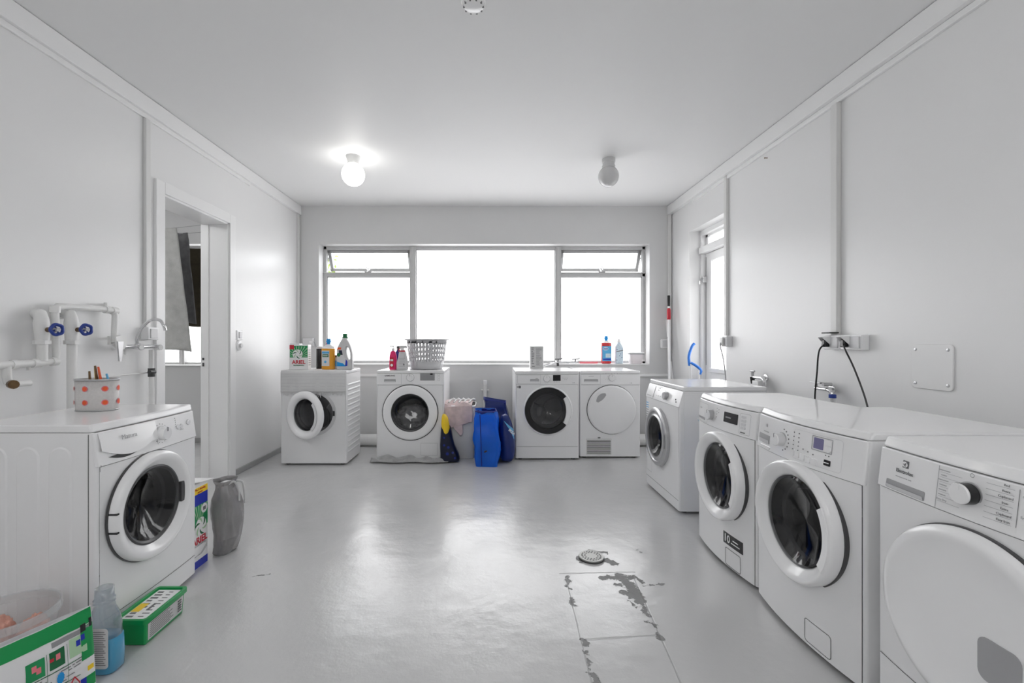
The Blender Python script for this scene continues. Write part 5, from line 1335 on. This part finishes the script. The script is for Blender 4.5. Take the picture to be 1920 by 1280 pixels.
for zc in (.038, .098):
    for k in range(5):
        xc = -PI/2+(k-2)*.92-.06
        for nm_, mm_, rad, o in (('dot_halo', 'rose', .0125, .003), ('dot_print', 'orange', .0088, .0038)):
            vs = [pot_pt(xc, zc, o)]
            for q in range(16):
                th = 2*PI*q/16; base = pot_pt(xc, zc, o); tang = (pot_pt(xc+.02, zc, o)-pot_pt(xc-.02, zc, o)).normalized()
                # walk along the wall
                aa = xc+rad*math.cos(th)/((pot_pt(xc+.05, zc, o)-pot_pt(xc-.05, zc, o)).length/.1)
                vs.append(pot_pt(aa, zc+rad*math.sin(th), o))
            B().add(vs, [(0, 1+q, 1+(q+1) % 16) for q in range(16)]).build(nm_, mm_, t)
g_ = 'pegs in the dotted pot'
for k, (x, y, mm, hh, lab) in enumerate(((-.035, 0, 'brass', .180, 'wooden peg standing leftmost in the dotted pot'), (-.015, .01, 'yellow', .192, 'yellow peg standing in the dotted pot'), (.005, -.01, 'brass', .205, 'brown peg with open prongs standing in the dotted pot'), (.018, -.005, 'orange', .200, 'reddish peg standing in the dotted pot'), (.045, .01, 'lblue', .168, 'pale blue peg lying low in the dotted pot'))):
    o = tag(B().add([], []).tube([(0, 0, 0), (.004, 0, hh*.55), (-.003*k, 0, hh-.02)], [.006, .006, .004], 6).build('clothes_peg', mm, smooth=True), lab, 'peg', g_); o.location = (-1.755+x, 2.03+y, ZL+.012)

# detergent box beside the machine, tall carton facing the room
t = thing('detergent_box', 'tall blue, white and yellow detergent box beside the left washing machine', 'box', (-1.472, 2.305, 0))
B().box(-.20, 0, -.072, .062, 0, .425).build('carton_body', 'card', t, bevel=.002)
fx = .0006
def strip(name, y0, y1, z0, z1, mm, o=fx, par=t): return B().box(0, o, y0, y1, z0, z1).build(name, mm, par)
strip('blue_base', -.071, .061, .002, .040, 'blue'); strip('blue_band', -.071, .061, .315, .372, 'blue'); strip('yellow_band', -.071, .061, .372, .405, 'yellow')
gp = strip('green_panel', -.071, .061, .20, .315, 'green'); 
b = B()
for k in range(6): b.add([(.0010, -.005, .21), (.0010, -.06+.022*k, .313), (.0010, -.052+.022*k, .313)], [(0, 1, 2)])
b.build('ray_print', 'paleg', gp)
B().lathe([(.024, .0012), (.0001, .0013)], 24, 'x', (0, .033, .288)).build('white_disc', 'card', t)
B().box(.0014, .0018, .022, .044, .278, .296).build('disc_icon', 'print', t)
sm = swirl(t, 0, 0, 0, .047); sm.rotation_euler = (0, 0, PI/2); sm.location = (.0020, .005, .205)
B().lathe([(.044, .0012), (.0001, .0014)], 30, 'x', (0, .005, .205)).build('mark_ground', 'card', t)
text('lettering', 'ARIEL', .047, 'red', t, (.0014, -.003, .137), (PI/2, 0, PI/2), bold=.0013)
text('lettering', 'PROFESSIONAL', .0145, 'printl', t, (.0014, -.003, .115), (PI/2, 0, PI/2))
text('lettering', 'No.1 cleaning\npower', .015, 'red', t, (.0014, .0, .388), (PI/2, 0, PI/2))
b = B()
for k in range(3): b.tube([(.0008, -.06, .055-.004*k+.012), (.0008, .01, .062+.004*k), (.0008, .058, .085+.008*k)], .0008, 5)
b.build('curve_print', 'printl', t)
B().add([(-.10, -.06, .43), (.02, -.03, .436), (.035, .055, .432), (-.09, .07, .428)], [(0, 1, 2, 3)]).build('open_flap', 'card', t, solid=.002)
# grey plastic bag
t = thing('plastic_bag', 'crumpled grey translucent plastic bag standing beside the detergent box', 'bag', (-1.442, 2.478, 0)); t.scale = (.86, .90, 1)
b = B(); S2 = [(0, 0, 0, .040, .070), (.012, .002, 0, .050, .078), (.05, .008, 0, .062, .090), (.10, .012, 0, .070, .096), (.15, .014, 0, .073, .098), (.20, .013, 0, .071, .097), (.25, .010, 0, .067, .093), (.30, .006, 0, .062, .088), (.34, .0, 0, .055, .080), (.37, -.004, 0, .050, .070), (.392, -.004, 0, .058, .072)]
S = [(0, 0, 0, .050, .075), (.012, .004, 0, .062, .088), (.08, .012, 0, .072, .098), (.18, .012, 0, .072, .098), (.28, .008, 0, .066, .092), (.36, .0, 0, .060, .082), (.385, -.004, 0, .056, .075)]
loft(b, S2, 70, 2.6, (True, False), wob=.022, seed=3, ws=13); b.build('bag_body', 'bagm', t, smooth=True, solid=.0015)
b = B(); loft(b, [(.01, .0, 0, .030, .050), (.30, -.002, 0, .034, .050), (.372, -.002, 0, .030, .05)], 30, 4, wob=.01); b.build('bag_contents', 'card', t, smooth=True)
B().box(.022, .034, -.05, .03, .29, .375).build('yellow_packet', 'yellow', t, bevel=.003); B().box(.0345, .0352, -.05, .03, .30, .315).build('red_stripe', 'red', t)
B().tube(bez([(.03, -.03, .37), (.06, -.01, .38), (.075, .01, .33), (.078, .012, .27)], 6), .006, 6).tube(bez([(.03, .05, .37), (.07, .06, .36), (.078, .07, .30), (.078, .075, .24)], 6), .006, 6).build('bag_handle', 'bottleg', t, smooth=True)

# green tub with printed lid
t = thing('green_tub', 'green lidded tub with printed labels on the floor by the left machine', 'tub', (-1.345, 1.81, 0))
B().box(-.050, .050, -.105, .105, 0, .092, (-.006, -.006)).build('tub_body', 'greenp', t, bevel=.006)
b = B(); ro = rrect(-.064, .064, -.120, .120, .014); ri = rrect(-.052, .052, -.108, .108, .010); n_ = len(ro)
vs = [(x, y, .086) for x, y in ro]+[(x, y, .104) for x, y in ro]+[(x, y, .104) for x, y in ri]+[(x, y, .097) for x, y in ri]
b.add(vs, [(j*n_+k, j*n_+(k+1) % n_, (j+1)*n_+(k+1) % n_, (j+1)*n_+k) for j in range(3) for k in range(n_)]+[tuple(range(3*n_, 4*n_))]); lid = b.build('lid', 'greenp', t, smooth=True, bevel=.0015)
lb = B().box(-.046, .046, -.100, .100, .0972, .0980).build('lid_label', 'card', t)
b = B(); random.seed(9)
for k in range(9):
    y = -.09+.021*k; b.box(-.038, -.038+random.uniform(.02, .035), y, y+.010, .0981, .0984); b.box(.008, .008+random.uniform(.015, .03), y+.003, y+.008, .0981, .0984)
b.build('label_text', 'print', lb); B().box(-.044, -.012, -.055, .0, .0985, .0989).build('label_badge', 'yellow', lb)
text('lettering', 'ACE', .032, 'print', lb, (.012, -.02, .099), (0, 0, PI/2), bold=.001)
sl = B().add([(.0508, -.092, .012), (.0508, .095, .012), (.0565, .098, .078), (.0565, -.098, .078)], [(0, 1, 2, 3)]).build('side_label', 'bottleg', t, solid=.001)
b = B()
for k in range(8):
    z = .020+.0075*k; x = .0516+(z-.012)*.0864; b.box(x, x+.0006, -.085, -.085+random.uniform(.09, .13), z, z+.0022)
for k in range(5): z = .025+.010*k; b.box(.0565, .0575, .065, .085, z, z+.005)
b.build('label_text', 'print', sl)

# blue liquid bottle
t = thing('blue_detergent_bottle', 'open clear plastic bottle half full of blue liquid on the floor', 'bottle', (-1.345, 1.585, 0))
loft(B(), [(0, 0, 0, .046, .032), (.008, 0, 0, .054, .038), (.06, 0, 0, .055, .039), (.118, 0, 0, .052, .037), (.12, 0, 0, .050, .035)], 40, 3.5).build('blue_liquid', 'bluegel', t, smooth=True, angle=60)
b = B(); loft(b, [(.119, 0, 0, .052, .037), (.16, 0, 0, .050, .036), (.19, 0, 0, .044, .033), (.215, 0, 0, .030, .028), (.23, 0, 0, .026, .026), (.234, 0, 0, .029, .029), (.240, 0, 0, .026, .026), (.246, 0, 0, .029, .029), (.252, 0, 0, .025, .025), (.285, 0, 0, .024, .024)], 40, 2.6, (False, False)); b.build('bottle_shell', 'clearb', t, smooth=True, solid=.0012, angle=60)
lb = B().prism(rrect(-.018, .046, .028, .165, .012), -.0405, -.0395, 'xz').build('label', 'bottleg', t)
b = B()
for k in range(17): z = .040+.0070*k; b.box(-.010, .038-.004*(k % 3), -.0412, -.0406, z, z+.0022)
b.build('label_text', 'print', lb)

# translucent tub with tablets
t = thing('clear_storage_tub', 'translucent round storage tub at the lower left corner', 'tub', (-1.60, 1.505, 0))
b = B(); b.lathe([(.001, .004), (.100, .004), (.108, .012), (.128, .245), (.128, .25)], 64, caps=False); b.build('tub_body', 'clear2', t, smooth=True, solid=.0015)
b = B(); b.lathe([(.128, .248), (.136, .250), (.136, .226), (.131, .224)], 64, caps=False); b.build('tub_rim', 'clear2', t, smooth=True, solid=.0015)
b = B()
for x_, y_, z_, lab in ((-.055, .02, .24, 'pink crumpled cloth in the translucent tub, the left of three'), (.05, .045, .22, 'pink crumpled cloth in the translucent tub, rightmost of three'), (.0, -.05, .21, 'pink crumpled cloth in the translucent tub, the front of three')):
    o = wrinkle_blob('pink_cloth', lab, (-1.60+x_, 1.505+y_, z_*.5), (.045, .040, .085), 'pinkstuff', x_*60)
    o['category'] = 'cloth'; o['group'] = 'pink cloths in the translucent tub'
# soft green and white pack leaning in front
t = thing('detergent_pack', 'glossy green and white pouch lying against the translucent tub', 'pouch')
A = Vector((-1.300, 1.500, .012)); Bv = Vector((-1.444, 1.170, .012))      # bottom corners right, left
Ux = (A-Bv); L = Ux.length; Ux.normalize(); Nn = Vector((Ux.y, -Ux.x, 0)).normalized()  # towards the camera
if Nn.y > 0: Nn = -Nn
Up = Vector((0, 0, 1))*.985-Nn*.12; Up.normalize()
def PK(u, v, o=0):                       # u along the pack, v up
    v = v*1.0
    shear = .055*u/L
    puff = .024*math.sin(PI*min(1, max(0, u/L)))**.5*math.sin(PI*min(1, max(0, v/.30)))**.6
    wr = .004*noise.noise(Vector((u*22, v*22, 3)))
    p = Bv+Ux*u+Up*v+Nn*(puff+wr+o)
    return p
def shell(u, v): return PK(u*L, v*.255)
def shell_b(u, v):
    p = PK(u*L, v*.255); q = Bv+Ux*(u*L)+Up*(v*.255); return q-(p-q)*.7
b = B(); b.grid(shell, 40, 30); b.grid(shell_b, 40, 30); pk = b.build('pouch_body', 'pack', t, smooth=True)
def patch(name, u0, u1, v0, v1, mm, par=pk, o=.0012, nn=10, sk=0):
    b = B(); b.grid(lambda a, c: PK(u0+(u1-u0)*a+sk*c, v0+(v1-v0)*c, o), nn, 4); return b.build(name, mm, par, smooth=True)
PK0 = PK
KX = .52
def PK(u, v, o=0): return PK0(L-(L-u)*KX if u < L else u, v, o)
b = B(); b.grid(lambda a, c: PK0(.003+(L-.006)*a, .208+.045*c, .0012), 40, 4).build('green_top_band', 'greenp', pk, smooth=True); patch('green_edge', L-.075, L-.003, .10, .205, 'greenp', o=.0014); patch('green_foot', L-.075, L-.003, .008, .045, 'greenp', o=.0014)
patch('green_picture', .02, .105, .120, .175, 'green'); patch('green_picture', .125, .20, .125, .178, 'greend'); patch('green_picture', .225, .315, .128, .185, 'paleg')
patch('red_spot', .125, .145, .150, .160, 'red', o=.002); patch('lettering_band', .14, .335, .188, .203, 'lcdg', o=.0014); patch('black_letter_block', .285, .315, .190, .214, 'black', o=.002); patch('black_letter_block', .335, .352, .195, .222, 'black', o=.002)
for q in ((.045, .145), (.065, .135), (.155, .148), (.26, .155), (.285, .165)): patch('picture_detail', q[0], q[0]+.022, q[1], q[1]+.018, 'rose' if q[0] < .2 else 'blue', o=.0018)
b = B(); random.seed(12)
for row in range(13):
    v = .012+.0085*row; u = .01
    while u < L-.09:
        wv = random.uniform(.012, .05)
        if random.random() < .62 and not (.20 < u < .29 and v < .075): b.grid(lambda a, c: PK(u+wv*a, v+.0028*c, .0016), 4, 1)
        u += wv+.008
b.build('small_print', 'print', pk)
b = B()
for v in (.062, .114): b.grid(lambda a, c: PK(.005+(L-.09)*a, v+.0022*c, .002), 30, 1)
for u in (.112, .212): b.grid(lambda a, c: PK(u+.0022*c, .064+.115*a, .002), 12, 1)
b.build('print_rule', 'greend', pk)
b = B(); cu_, cv_, s_ = .245, .040, .026
for k in range(4):
    p0 = (cu_+s_*math.cos(PI/2*k), cv_+s_*math.sin(PI/2*k)); p1 = (cu_+s_*math.cos(PI/2*(k+1)), cv_+s_*math.sin(PI/2*(k+1)))
    b.tube([PK(p0[0], p0[1], .002), PK(p1[0], p1[1], .002)], .0016, 6)
b.build('hazard_diamond', 'red', pk)
b = B(); b.grid(lambda a, c: PK(cu_-.010+.020*a, cv_-.008+.014*c, .002), 2, 2); b.build('hazard_sign', 'printl', pk)
b = B()
vs = [PK(.175, .088, .0024)]+[PK(.175+(.017+.002*(k % 2))*math.cos(2*PI*k/24), .088+(.017+.002*(k % 2))*math.sin(2*PI*k/24), .0024) for k in range(24)]
b.add(vs, [(0, 1+k, 1+(k+1) % 24) for k in range(24)]).build('blue_seal', 'cyan', pk)
patch('yellow_tag', L-.045, L-.01, .060, .075, 'yellow', o=.0022); patch('barcode', L-.085, L-.055, .012, .045, 'blue', o=.002)

# ---------------------------------------------------------------- floor drain
t = thing('floor_drain', 'round perforated metal drain cover raised on the floor', 'drain', (.530, 2.396, 0))
b = B().lathe([(.064, 0), (.064, .004), (.066, .010), (.064, .013), (.001, .0145)], 48); b.build('cover', 'drainm', t, smooth=True, angle=40)
B().lathe([(.067, .0), (.067, .004), (.060, .005)], 48).build('seat_ring', 'darkp', t)
b = B()
for rr_, n_ in ((.048, 20), (.034, 14)):
    for k in range(n_): a = 2*PI*k/n_; b.lathe([(.0042, .010), (.0042, .01495), (.0002, .0150)], 10, c=(rr_*math.cos(a), rr_*math.sin(a), 0))
b.build('drain_hole', 'black', t)

# ---------------------------------------------------------------- shrub outside by the left sash
b = B(); random.seed(7)
for k in range(160):
    c_ = Vector((random.gauss(-2.17, .07), random.gauss(5.95, .06), random.gauss(1.98, .13))); a = random.uniform(0, 6.28); q = Vector((math.cos(a), .3, math.sin(a)))*.035; s_ = Vector((-q.z, .01, q.x))*.4
    b.add([c_-q, c_+s_, c_+q, c_-s_], [(0, 1, 2, 3)])
tr = thing('garden_shrub', 'yellow green leaves outside the open left top sash', 'shrub')
o = b.build('foliage', 'leafm', tr); o['kind'] = 'stuff'
B().tube(bez([(-2.2, 5.95, 0), (-2.22, 5.95, .8), (-2.15, 5.95, 1.5), (-2.18, 5.95, 2.1)], 6), [.014]*19, 8).build('stem', 'brass', tr, smooth=True)
